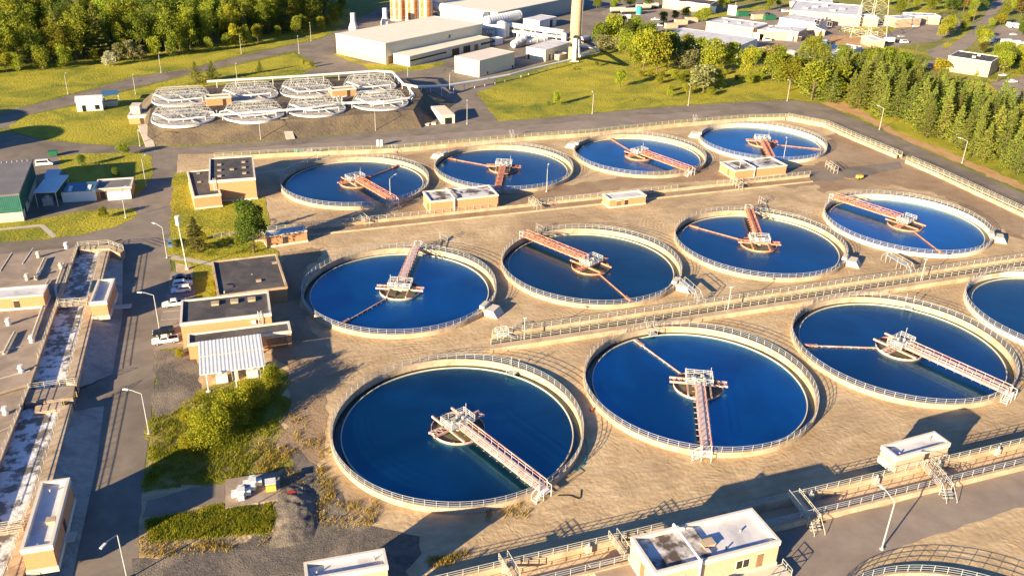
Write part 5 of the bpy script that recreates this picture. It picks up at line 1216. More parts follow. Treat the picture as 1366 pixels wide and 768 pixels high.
e5 = blk('tan block with shaded east wall right of the lattice tower', (985, 150), (1095, 175), (1155, 140), (1090, 262), depth=18)
e6 = blk('rightmost tan block of the complex, at the car park wall', (1150, 115), (1195, 140), (1257, 100), (1190, 220), depth=18)
e7 = blk('farthest white-roofed block of the complex at the top edge', (95, 20), (500, 48), (710, 12), (500, 95), depth=26)
rooftop(e7, [('roof_unit', .3, .3, 3, 2, 1.4, M.galv), ('roof_unit', .6, .5, 3, 2, 1.4, M.galv)])
rooftop(e4, [('roof_unit', .5, .5, 2.6, 2, 1.4, M.galv), ('roof_unit', .8, .3, 2, 2, 1.2, M.galv)])
o8 = (1200, 0); s8 = 5.91
d1 = building('dark_roofed_block', 'tan block with dark felt roof standing behind the pine row at the right', 'building', P(388, 440, o8, s8), P(725, 490, o8, s8), P(738, 432, o8, s8), zat(P(712, 612, o8, s8), P(725, 490, o8, s8)[1]), 0, wall=M.brick2, roof=M.roof, trim=M.trim, band=.4, depth=16)
rooftop(d1, [('roof_unit', .52, .35, 1.4, 1.4, 1.0, M.concw), ('roof_unit', .56, .7, 1.2, 1.2, 1.0, M.concw)])
# lattice tower
c0 = g(1158, 52); t = thing('lattice_tower', 'steel lattice tower rising out of the picture over the tan complex', 'tower', (*c0, 0), radians(28))
b = 6.2; HT_ = 46.0
def lw_(z): return b * (1 - z / HT_ * .72)
legs = [(-1, -1), (1, -1), (1, 1), (-1, 1)]
for lx, ly in legs: MB().bar((lx * b, ly * b, 0), (lx * lw_(HT_), ly * lw_(HT_), HT_), .2, 4, .14).build('leg', M.galv2, t)
br_ = MB(); lev = [0, 3, 7.5, 12, 16.5, 21, 25, 29, 32.5, 36, 39, 42, 44, 46]
for i in range(len(lev) - 1):
    for k in range(4):
        p, q = legs[k], legs[(k + 1) % 4]; a, c = lev[i], lev[i + 1]; wa, wc = lw_(a), lw_(c)
        br_.bar((p[0] * wa, p[1] * wa, a), (q[0] * wc, q[1] * wc, c), .065); br_.bar((q[0] * wa, q[1] * wa, a), (p[0] * wc, p[1] * wc, c), .065); br_.bar((p[0] * wc, p[1] * wc, c), (q[0] * wc, q[1] * wc, c), .065)
br_.build('bracing', M.galv2, t)
pr = fence('pale guard rails round the foot of the lattice tower', [(*g(1120, 42), 0), (*g(1146, 47), 0), (*g(1170, 49), 0)], h=2.6, sp=3, m=M.galv, r=.14, rails=(.9, 1.7, 2.5), group='railings round the works')
# white marquee
A = g(1088, 80); t = thing('marquee', 'white gabled marquee tent behind the pines', 'tent', (*A, 0), radians(25))
W, Dp, H = 15.0, 9.0, 2.6
MB().add([(0, 0, 0), (W, 0, 0), (W, Dp, 0), (0, Dp, 0), (0, 0, H), (W, 0, H), (W, Dp, H), (0, Dp, H), (0, Dp / 2, H + 2.6), (W, Dp / 2, H + 2.6)], [(0, 1, 5, 4), (2, 3, 7, 6), (3, 0, 4, 8, 7)]).build('side_wall', M.white, t)
MB().add([(-.2, -.3, H - .1), (W + .2, -.3, H - .1), (W + .2, Dp / 2, H + 2.7), (-.2, Dp / 2, H + 2.7), (W + .2, Dp + .3, H - .1), (-.2, Dp + .3, H - .1)], [(0, 1, 2, 3), (3, 2, 4, 5)]).build('roof', M.white, t)
k1 = building('site_office', 'white site office with brown slatted roof behind the marquee', 'building', P(490, 450, o7, s7), P(640, 475, o7, s7), P(750, 430, o7, s7), 4.2, 0, wall=M.white, roof=M.deckc, trim=M.white, band=.6, wins=(('s', 2, 1.2, 1.6, 1.4), ('s', 6, 1.2, 1.6, 1.4)))
rooftop(k1, [('roof_unit', .35, .5, 1.2, 3.5, .5, M.doorb), ('roof_unit', .6, .5, 1.2, 3.5, .5, M.doorb), ('roof_unit', .85, .6, 2, 2, 1.4, M.white)])
for u, v, lb in ((1051, 77, 'white and blue portable cabin behind the leftmost pines'), (1094, 62, 'pale blue shed half behind the pair of dark trees at the complex')):
    q = g(u, v); t = thing('portable_cabin', lb, 'cabin', (*q, 0), radians(20)); MB().box(-2.4, -1.5, 0, 2.4, 1.5, 3.0).build('body', M.white if u < 1080 else M.carb, t); MB().box(-2.5, -1.6, 3.0, 2.5, 1.6, 3.2).build('roof', M.white, t); MB().box(2.39, -1, .2, 2.45, 1, 2.4).build('door', M.carb, t)
t = building('guard_house', 'low tan garage with white roof and parked dark truck at the car park corner', 'building', P(878, 378, o7, s7), P(985, 378, o7, s7), P(1085, 345, o7, s7), 3.8, 0, wall=M.brick2, roof=M.roofw, band=.4, depth=12)
t = thing('gazebo', 'tan hipped roof shelter in front of the white warehouse east end', 'shelter', (*g(1020, 76), 0), radians(20))
MB().add([(-5, -4, 3), (5, -4, 3), (5, 4, 3), (-5, 4, 3), (-1.5, 0, 4.6), (1.5, 0, 4.6)], [(0, 1, 5, 4), (1, 2, 5), (2, 3, 4, 5), (3, 0, 4), (3, 2, 1, 0)]).build('roof', M.brick2, t)
for x in (-4.5, 4.5):
    for y in (-3.5, 3.5): MB().bar((x, y, 0), (x, y, 3), .16).build('post', M.doorb, t)
# vehicles of the estate
tA = radians(20)
car('truck', M.carr, (836, 27), 'red-cabbed white box truck in the truck yard', tA, small=True)
car('truck', M.carw, (832, 34), 'all white box truck nearest the leafy bushes of the truck yard', tA, small=True)
for i, (u, v) in enumerate(((824, 18), (838, 19), (858, 14), (868, 12))):
    q = g(u, v); lb = ('grey tank trailer with dark round end at the left of the trailer row', 'grey tank trailer second from the left in the trailer row', 'long grey tank trailer right of the teal tank', 'grey tank trailer at the right end of the trailer row')[i]
    t = thing('tank_trailer', lb, 'trailer', (*q, 0), tA, 'trailers in the truck yard'); MB().bar((-4.5, 0, 2.2), (4.5, 0, 2.2), 1.25, 14).build('tank', M.galv2, t); MB().box(-4.2, -.9, .7, 4.2, .9, 1.0).build('chassis', M.black, t)
    for x in (-3.2, -2, 3):
        for s in (-1, 1): MB().bar((x, s * .75, .5), (x, s * 1.05, .5), .5, 12).build('wheel', M.black, t)
q = g(852, 19.5); t = thing('teal_tank', 'upright teal tank standing among the grey tank trailers', 'tank', (*q, 0)); MB().cyl(0, 0, .3, 4.2, 1.6, 18).build('tank_body', M.tealp, t); MB().cyl(0, 0, 0, .3, 1.8, 18).build('base', M.conc, t)
for k_, pt, p, lb, hd in (('pickup', M.carw, (874, 28), 'white pickup upper of two left of the green hedge', tA), ('pickup', M.carw, (878, 36), 'white pickup lower of two left of the green hedge', tA), ('van', M.carw, (1023, 55.5), 'white van by the small garage unit', tA), ('sedan', M.carw, (1221, 36.5), 'white car alone in the upper car park', tA), ('sedan', M.carg, (1202, 50), 'silver car by the low garage at the car park', tA), ('van', M.carw, (1206, 58), 'white van right of the low tan garage', tA),
                     ('truck', M.cark, (1187, 58), 'dark truck beside the low tan garage', tA), ('sedan', M.carg, (1206, 82), 'silver car left of the two behind the pines', tA), ('sedan', M.carw, (1214, 79), 'white car right of the two behind the pines', tA), ('truck', M.carw, (1345, 37), 'left one of two white box trucks at the top right', radians(75)), ('truck', M.carw, (1353.5, 38), 'right one of two white box trucks at the top right', radians(75)),
                     ('sedan', M.carw, (1351.5, 47.5), 'small white car in front of the two white box trucks', tA), ('pickup', M.carw, (1349.5, 111), 'white pickup right of the dark-roofed block', tA), ('sedan', M.carw, (1338, 102), 'white car close to the east wall of the dark-roofed block', tA), ('truck', M.carw, (1320, 57), 'white motorhome under the street tree', tA), ('truck', M.carw, (1342, 60), 'white motorhome, left one of the row behind the leafy trees', tA), ('truck', M.carw, (1354, 62), 'white motorhome, middle one of the row behind the leafy trees', tA), ('truck', M.carw, (1364, 64), 'white motorhome, right one of the row behind the leafy trees', tA),
                     ('van', M.carg, (1235, 92), 'grey van half hidden behind the pine tops', tA), ('pickup', M.carr, (1251, 93), 'red pickup beside the spreading golden tree', tA), ('sedan', M.cark, (1025, 19.8), 'dark car by the green container at the top', tA), ('van', M.carw, (1047, 17), 'white van left of the farthest white-roofed block', tA), ('sedan', M.cark, (1043, 16), 'dark car beside the van at the farthest block', tA)):
    car(k_, pt, p, lb, hd, 'vehicles of the industrial estate', .065, small=True)
for u, v, lb, m in ((1026, 27, 'green shipping container behind the six-door unit', M.green), (990, 22, 'small green dumpster near the street trees at the top', M.green), (1010, 26, 'tan container block behind the six-door unit', M.brick2), (908, 33, 'pale stacked block left of the six-door unit', M.brick2), (922, 30, 'pale block nearer the six-door unit west wall', M.brick2), (895, 38, 'low pale block by the two white pickups', M.conc)):
    q = g(u, v); t = thing('container', lb, 'container', (*q, 0), tA, 'containers of the estate'); MB().box(-3.5, -1.3, .15, 3.5, 1.3, 2.7).build('body', m, t); MB().box(-3.4, -1.2, 0, 3.4, 1.2, .148).build('skid', M.black, t)
    MB().box(3.49, -1.1, .3, 3.54, 1.1, 2.5).build('door', m, t)
for u, v, vt, lb in ((1265, 78, 56, 'wooden pole beside the street corner at the fence'), (1220, 78, 58, 'wooden pole left of the street behind the pines'), (1298, 30, 3, 'wooden pole at the far end of the upper car park'), (1329, 110, 86, 'leaning wooden pole by the white pickup'), (980, 17, 3, 'pole beside the street trees at the top'), (445, 23, 0, 'slim pole at the forest track beside the silos'), (504, 24, 4, 'dark pole left of the right vent stack')):
    q = g(u, v); h = zat((u, v), vt); t = thing('utility_pole', lb, 'pole', (*q, 0), 0, 'utility poles'); MB().bar((0, 0, 0), (0, 0, h), .2, 8, .13).build('pole', M.bark if u not in (980,) else M.galv, t); MB().box(-.9, -.07, h - .9, .9, .07, h - .72).build('crossarm', M.bark, t)

# ------------------------------------------------------------------ equipment pad in the near garden
q = g(301, 680, 0); rz = radians(17)
t = thing('equipment_pad', 'square concrete pad in the weeds carrying white duct units', 'slab', (*q, 0), rz); MB().box(0, 0, 0, 7.6, 6.4, .4).build('slab', M.deckc, t)
pad = t
def unit(lb, x, y):
    t = thing('duct_unit', lb, 'machine', local(pad, x, y, .4), rz, 'white duct units on the pad')
    MB().box(-.55, -.55, 0, .55, .55, 1.2).build('cabinet', M.white, t)
    for dx, dy in ((1, 0), (-1, 0), (0, 1), (0, -1)):
        MB().box(dx * .56 - (.0 if dx else .4) - (.75 if dx < 0 else 0), dy * .56 - (.0 if dy else .4) - (.75 if dy < 0 else 0), .15, dx * .56 + (.0 if dx else .4) + (.75 if dx > 0 else 0), dy * .56 + (.0 if dy else .4) + (.75 if dy > 0 else 0), .95).build('arm', M.white, t)
unit('white cross-shaped duct unit nearest the drive on the concrete pad', 2.2, 2.1); unit('white cross-shaped duct unit farther back on the concrete pad', 3.8, 3.9)
t = thing('yellow_cabinet', 'yellow-sided cabinet with pale top on the right side of the concrete pad', 'cabinet', local(pad, 5.6, 2.0, .4), rz); MB().box(0, 0, 0, 1.4, 1.3, .95).build('cabinet', M.yel, t); MB().box(-.05, -.05, 1.251, 1.45, 1.35, 1.35).build('lid', M.white, t)
q = g(386, 664); t = thing('red_lidded_pit', 'low concrete pit with a red cover in the gravel beside the pad', 'pit', (*q, 0), rz); MB().box(-1.8, -1.2, 0, 2.0, 1.6, .35).build('kerb', M.conc, t); MB().cyl(.3, .3, .35, .6, .7, 16).build('lid', M.carr, t)
# gravel bank next to it (its east side is in shade)
gm = MB(); nx_, ny_ = 30, 44; A = Vector((*g(352, 735), 0)); ux = Vector((cos(rz), sin(rz), 0)); uy = Vector((-sin(rz), cos(rz), 0))
for j in range(ny_ + 1):
    for i in range(nx_ + 1):
        fx, fy = i / nx_, j / ny_; x = fx * 7.5; y = fy * 13
        hgt = max(0, 1 - ((fx - .45) / .42) ** 2) * sin(pi * min(1, max(0, fy))) ** .6 * .85
        nz = noise.noise(Vector((x * .9, y * .9, 3))) * .22 + noise.noise(Vector((x * 2.6, y * 2.6, 5))) * .12
        p = A + ux * (x + sin(fy * 3) * 1.2) + uy * y; gm.v.append((p.x, p.y, hgt + nz * min(1, hgt * 2) - .01 if hgt > 0 else -.05))
for j in range(ny_):
    for i in range(nx_): a = j * (nx_ + 1) + i; gm.f.append([a, a + 1, a + nx_ + 2, a + nx_ + 1]); gm.mi.append(0)
o = gm.build('gravel_mound', M.gravel, smooth=True); o['kind'] = 'structure'

q = g(397, 207); t = thing('pump_set', 'teal pump set with grey pipework behind the first far tank', 'pump', (*q, 0), AZ)
MB().cyl(0, 0, 0, 1.9, .45, 12).cyl(1.1, 0, 0, 1.5, .4, 12).build('pump_body', M.tealp, t); MB().line([(-9, 0, .6), (0, 0, .6)], .22, 8).build('pipe', M.tealp, t)
MB().line([(1.1, 0, .8), (5.5, 0, .8), (5.5, 0, 0)], .3, 8).box(3, -.6, 0, 4.4, .6, 1.6).build('pipework', M.galv, t)
for u, lb in ((504.5, 'left white drum of a pair on the retaining wall strip'), (509.5, 'right white drum of a pair on the retaining wall strip')):
    t = thing('drum', lb, 'drum', (*g(u, 195), 0)); MB().cyl(0, 0, 0, 1.9, .5, 14).build('body', M.white, t); MB().cyl(0, 0, 1.9, 2.05, .3, 12).build('lid', M.white, t)
P_ = [g(342, 236), g(378, 232), g(424, 211)]; t = thing('pipe_rail', 'white pipe rail bending round the left side of the first far tank', 'railing', (*P_[0], 0)); b_ = MB(); Q_ = [(p[0] - P_[0][0], p[1] - P_[0][1], 1.2) for p in P_]
b_.line(Q_, .1, 6)
for i in range(9):
    k = i / 8 * 2; j = min(1, int(k)); f = k - j; x = Q_[j][0] + (Q_[j + 1][0] - Q_[j][0]) * f; y = Q_[j][1] + (Q_[j + 1][1] - Q_[j][1]) * f; b_.bar((x, y, 0), (x, y, 1.2), .06, 6)
b_.build('rail', M.white, t)
def hose(label, pts, m, r=.06):
    P_ = [Vector((*g(*p), .07)) for p in pts]; c = []
    for i in range(len(P_) - 1):
        for k in range(6):
            f = k / 6; p0, p1, p2, p3 = P_[max(0, i - 1)], P_[i], P_[i + 1], P_[min(len(P_) - 1, i + 2)]
            c.append(.5 * (2 * p1 + (p2 - p0) * f + (2 * p0 - 5 * p1 + 4 * p2 - p3) * f * f + (3 * p1 - p0 - 3 * p2 + p3) * f ** 3))
    o = MB().line([p - P_[0] for p in c], r, 6).build('hose', m, None, P_[0]); tag(o, label, 'hose')
hose('teal hose curving along the right wall of the nearest whole tank', [(782, 585), (784, 600), (780, 615), (772, 624), (764, 628)], M.tealp, .09)
hose('dark hose lying on the sand right of the nearest pink bridge end', [(744, 661), (760, 661), (768, 664), (774, 664), (775, 652)], M.black)
q = g(700, 662)
for u, v, lb in ((790, 547, 'orange traffic cone on the ground left of the bright blue near tank'), (118, 449, 'orange traffic cone at the foot of the upper walkway')):
    t = thing('traffic_cone', lb, 'cone', (*g(u, v), .02)); MB().cyl(0, 0, .05, .8, .24, 12, .05).build('cone', M.carr, t); MB().box(-.3, -.3, 0, .3, .3, .05).build('base', M.black, t)
t = thing('compressor', 'small yellow compressor with dark hose on the dirt near the drive gate', 'machine', (*g(1146, 239), 0), AZ); MB().box(-.9, -.5, .35, .9, .5, 1.2).build('cabinet', M.yel, t)
for x in (-.5, .5):
    MB().bar((x, -.6, .3), (x, .6, .3), .3, 12).build('wheel', M.black, t)
MB().line([(-.9, 0, .5), (-2.5, .5, .1), (-4, 1.8, .1), (-5, 1.2, .1)], .1, 6).build('hose', M.doorb, t)
for i in range(6):
    q = g(536 + i * 8.5, 170 - i * .9); t = thing('concrete_slab', ('leftmost', 'second', 'third', 'fourth', 'fifth', 'rightmost')[i] + ' of six broken pale slabs lying along the foot of the dark bank', 'slab', (*q, 0), R.uniform(0, 3), 'broken slabs at the bank'); MB().prism([(-1.3, -.6), (.9, -.8), (1.4, .3), (.3, .9), (-1.0, .7)], 0, .35).build('slab', M.concw, t)
for px_, lb in (((587, 322), 'steel stair frame at the far bridge end of the tank beside the office'), ((716, 309), 'steel stair frame at the bridge end of the darkest tank'), ((1013, 272), 'steel stair frame at the bridge end of the left-arm tank')):
    t = thing('stair_frame', lb, 'stairs', (*g(*px_), 0), AZ); b_ = MB()  # steel stair frame at a bridge end, not scaffolding
    for y in (-.5, .5):
        b_.bar((0, y, 0), (0, y, 2.1), .06); b_.bar((1.6, y, 0), (1.6, y, 1.2), .06); b_.bar((0, y, 2.1), (1.6, y, 1.1), .06); b_.bar((0, y, 1.2), (1.6, y, .2), .06)
    for i in range(4): b_.box(.1 + i * .4, -.5, .95 - i * .26, .4 + i * .4, .5, 1.0 - i * .26)
    b_.build('frame', M.galv, t)

# off-frame digester whose shadow falls on the upper road bend
ang = radians(49)
for tip, hh, rad, lb in (((83, 171), 12.0, 9.0, 'round digester tank outside the left picture edge, casting the longer shadow on the lawn'), ((34, 149), 12.0, 9.0, 'round digester tank outside the left picture edge, casting the shorter shadow on the upper road')):
    q = g(*tip); L = hh / math.tan(radians(14.5)) + rad
    t = thing('digester_tank', lb, 'tank', (q[0] - L * cos(ang), q[1] - L * sin(ang), 0)); MB().cyl(0, 0, 0, hh - 1, rad, 48).build('wall', M.conc, t); MB().cyl(0, 0, hh - 1, hh, rad + .2, 48).build('roof', M.roofw, t)

# ------------------------------------------------------------------ trees
def leafmat(name, a, b, rnd=1.0): return mat(name, a, b, .55, .75, rnd=rnd, trans=.35, spec=.15, contrast=(.38, .62))
LV = [leafmat('leaf_yellow_green', (.32, .305, .026), (.20, .215, .022)), leafmat('leaf_mid_green', (.28, .295, .03), (.175, .205, .022)), leafmat('leaf_dark_green', (.155, .195, .03), (.095, .13, .02)),
      leafmat('pine_needles', (.26, .28, .046), (.15, .175, .03)), leafmat('leaf_pale', (.33, .31, .14), (.20, .20, .08)), leafmat('blossom_white', (.52, .46, .37), (.25, .25, .12)), leafmat('leaf_gold', (.36, .30, .02), (.23, .215, .02)), leafmat('leaf_brown', (.20, .14, .04), (.12, .10, .025))]
def quad(b, p, s, rr, up=.0):
    a = Vector((rr.gauss(0, 1), rr.gauss(0, 1), rr.gauss(0, 1) + up)).normalized()
    x = a.orthogonal().normalized(); x.rotate(Matrix.Rotation(rr.uniform(0, 6.28), 3, a)); y = a.cross(x)
    s1 = s * rr.uniform(.6, .95); s2 = s1 * rr.uniform(.5, .85)
    o = len(b.v); b.v += [tuple(p + x * s1), tuple(p + y * s2), tuple(p - x * s1), tuple(p - y * s2)]; b.f.append([o, o + 1, o + 2, o + 3]); b.mi.append(0)
def broadleaf(seed, H, W, n, ls, m, low=.25, nb=18, rag=.4):
    """crown + trunk meshes of a unit tree"""
    rr = random.Random(seed); b = MB(); blobs = []
    for i in range(nb):
        u = rr.uniform(-1, 1); a = rr.uniform(0, 2 * pi); r = rr.random() ** .4
        z = low * H + (H * (1 - low)) * (.5 + .43 * u * r ** .5); f = sqrt(max(.05, 1 - (abs((z / H - low) / (1 - low) - .45) / .6) ** 2))
        blobs.append((Vector((W * .62 * f * r * cos(a), W * .62 * f * r * sin(a), z)), W * rr.uniform(.26, .46)))
    blobs.append((Vector((rr.uniform(-.1, .1) * W, rr.uniform(-.1, .1) * W, H * .88)), W * .32))
    for i in range(n):
        c, r = blobs[rr.randrange(len(blobs))]
        d = Vector((rr.gauss(0, 1), rr.gauss(0, 1), rr.gauss(0, 1))).normalized()
        if d.z < -.4 and rr.random() < .6: d.z *= -1
        p = c + d * r * rr.uniform(.55, 1.08) * (1 + rag * noise.noise(d * 2.2 + c)); quad(b, p, ls, rr)
    k = MB(); k.bar((0, 0, 0), (W * .03, 0, H * .55), H * .022, 7, H * .012)
    for i in range(7):
        c, r = blobs[i]; k.bar((0, 0, H * rr.uniform(.2, .5)), c, H * .009, 5, H * .003)
    return b.mesh('crown', m), k.mesh('trunk', M.bark)
def conifer(seed, H, W, n, ls, m, low=.08, power=.85):
    rr = random.Random(seed); b = MB(); k = MB().bar((0, 0, 0), (0, 0, H), H * .014, 6, .02)
    z = low * H
    while z < H * .97:
        f = (1 - (z / H - low) / (1 - low)); rad = W * f ** power * rr.uniform(.82, 1.12); nbr = rr.randint(5, 7); a0 = rr.uniform(0, 6)
        for j in range(nbr):
            a = a0 + 2 * pi * j / nbr + rr.uniform(-.25, .25); R_ = rad * rr.uniform(.65, 1.15); dr = Vector((cos(a), sin(a), 0)); rise = rr.uniform(-.12, .25)
            k.bar((0, 0, z), tuple(dr * R_ * .8 + Vector((0, 0, z + rise * R_ * .8))), .05, 4, .015)
            cnt = max(3, int(n * R_ / W / 90))
            for q in range(cnt):
                t_ = rr.random() ** .6; sp = .34 * R_ * (1 - .55 * t_)
                p = Vector((0, 0, z)) + dr * R_ * t_ + Vector((-dr.y, dr.x, 0)) * rr.uniform(-sp, sp) + Vector((0, 0, rise * R_ * t_ + rr.uniform(-.12, .2) * ls * 2)); quad(b, p, ls, rr, 1.2)
        z += H * .052 * (.5 + .7 * f) * rr.uniform(.8, 1.2)
    for i in range(12): quad(b, Vector((rr.uniform(-.15, .15), rr.uniform(-.15, .15), H * rr.uniform(.92, 1.02))), ls * .7, rr)
    return b.mesh('crown', m), k.mesh('trunk', M.bark)
def plant_tree(kind, label, cat, meshes, loc, s, rz, group, sxy=1.0):
    t = thing(kind, label, cat, loc, rz, group); ob('trunk', meshes[1], t); ob('crown', meshes[0], t); t.scale = (s * sxy, s * sxy, s); return t
BL = [[broadleaf(100 + i * 7 + j, 10, 4.3, 3000, .33, LV[i], .12 if j else .2, 24) for j in range(3)] for i in range(3)]
FB = [[broadleaf(140 + i * 7 + j, 10, 2.9 + .35 * j, 3800, .2, LV[i], .1, 30) for j in range(4)] for i in range(3)]
BROWN = [broadleaf(77, 10, 4, 1500, .5, LV[7])]; PALE = [broadleaf(78 + j, 10, 4.5, 1500, .5, LV[4], .1) for j in range(2)]; GOLD = [broadleaf(90 + j, 10, 4.4, 1500, .5, LV[6], .12) for j in range(2)]
CN = [conifer(200 + j, 10, 3.0 + .3 * j, 4200, .21, LV[3], .05, .8) for j in range(4)]
CNY = [conifer(220 + j, 10, 2.4, 3200, .2, LV[0], .06, .7) for j in range(2)]

def inside(p, poly):
    c = False; n = len(poly)
    for i in range(n):
        a, b = poly[i], poly[i - 1]
        if (a[1] > p[1]) != (b[1] > p[1]) and p[0] < (b[0] - a[0]) * (p[1] - a[1]) / (b[1] - a[1]) + a[0]: c = not c
    return c
# forest, top left
edge = [(-60, 104), (0, 100), (60, 95), (110, 89), (170, 82), (240, 76), (300, 67), (350, 57), (400, 48), (440, 39), (452, 26), (462, 8)]
E = [Vector(g(*p)) for p in edge]
pts = []
for i in range(len(E) - 1):
    d = E[i + 1] - E[i]; nrm = Vector((-d.y, d.x)).normalized(); k = max(1, round(d.length / 6.0))
    for j in range(k):
        for row in range(11):
            off = 2 + row * 9.0 + R.uniform(-2.2, 2.2) if row else R.uniform(0, 3)
            p = E[i] + d * ((j + R.uniform(0, 1)) / k) + nrm * off
            if row and R.random() < .08: continue
            pts.append((p, row))
kept = []
for p, row in pts:
    if all((p - q).length > (3.2 if row == 0 else 4.6) for q, _ in kept[-260:]): kept.append((p, row))
kept.sort(key=lambda q: q[1])
vis = kept[:292]
for p, row in vis:
    r = R.random()
    if row == 0:
        mm = R.choice(BL[0] + BL[0] + BL[1] + GOLD + [PALE[0]]); s = R.uniform(.5, .95); lb = 'low bushy tree along the sunlit front edge of the forest'; gp = 'front edge bushes of the forest'
    elif r < .55: mm = R.choice(FB[0] + FB[1] + FB[0][:2]); s = R.uniform(1.4, 2.2); lb = 'tall yellow-green or mid green broadleaf tree in the forest'; gp = 'broadleaf trees of the forest'
    elif r < .86: mm = R.choice(FB[2] + FB[1]); s = R.uniform(1.5, 2.1); lb = 'tall dark green broadleaf tree in the forest'; gp = 'dark trees of the forest'
    else: mm = R.choice(CN + CNY); s = R.uniform(1.5, 2.3); lb = 'pointed conifer standing among the broadleaf trees of the forest'; gp = 'conifers of the forest'
    plant_tree('pine_tree' if gp[:4] == 'coni' else 'broadleaf_tree', lb, 'tree', mm, (p.x, p.y, 0), s, R.uniform(0, 6.28), gp, R.uniform(.8, 1.1))
q = g(146, 88); plant_tree('flowering_bush', 'white-flowering round bush at the forest edge', 'bush', broadleaf(55, 10, 6.2, 1600, .5, LV[5], .03), (*q, 0), .58, 0, 'bushes')
# pine row on the right
poly = [(1046, 118), (1085, 133), (1130, 142), (1168, 157), (1210, 177), (1268, 199), (1320, 221), (1385, 245), (1400, 238), (1400, 190), (1310, 160), (1250, 142), (1190, 126), (1120, 111), (1060, 104)]
PG = [g(*p) for p in poly]; xs = [p[0] for p in PG]; ys = [p[1] for p in PG]
front = [Vector(g(*p)) for p in poly[:8]]
cand = []
y = min(ys)
while y < max(ys):
    x = min(xs)
    while x < max(xs):
        p = (x + R.uniform(-1.8, 1.8), y + R.uniform(-1.8, 1.8))
        if inside(p, PG): cand.append(Vector(p))
        x += 6.2
    y += 6.2
for p in cand:
    df = min(((p - f0) - (f1 - f0) * max(0, min(1, (p - f0).dot(f1 - f0) / (f1 - f0).length_squared))).length for f0, f1 in zip(front, front[1:]))
    fr_ = df < 6
    plant_tree('pine_tree', 'soft green pine in the front line of the row beside the perimeter road' if fr_ else 'soft green pine standing behind the front line of the roadside row', 'tree', R.choice(CN[:4] + CN[:2]), (p.x, p.y, 0), R.uniform(1.3, 1.7) * (.9 if fr_ else 1.08), R.uniform(0, 6), 'front line of roadside pines' if fr_ else 'back lines of roadside pines', R.uniform(.95, .95))
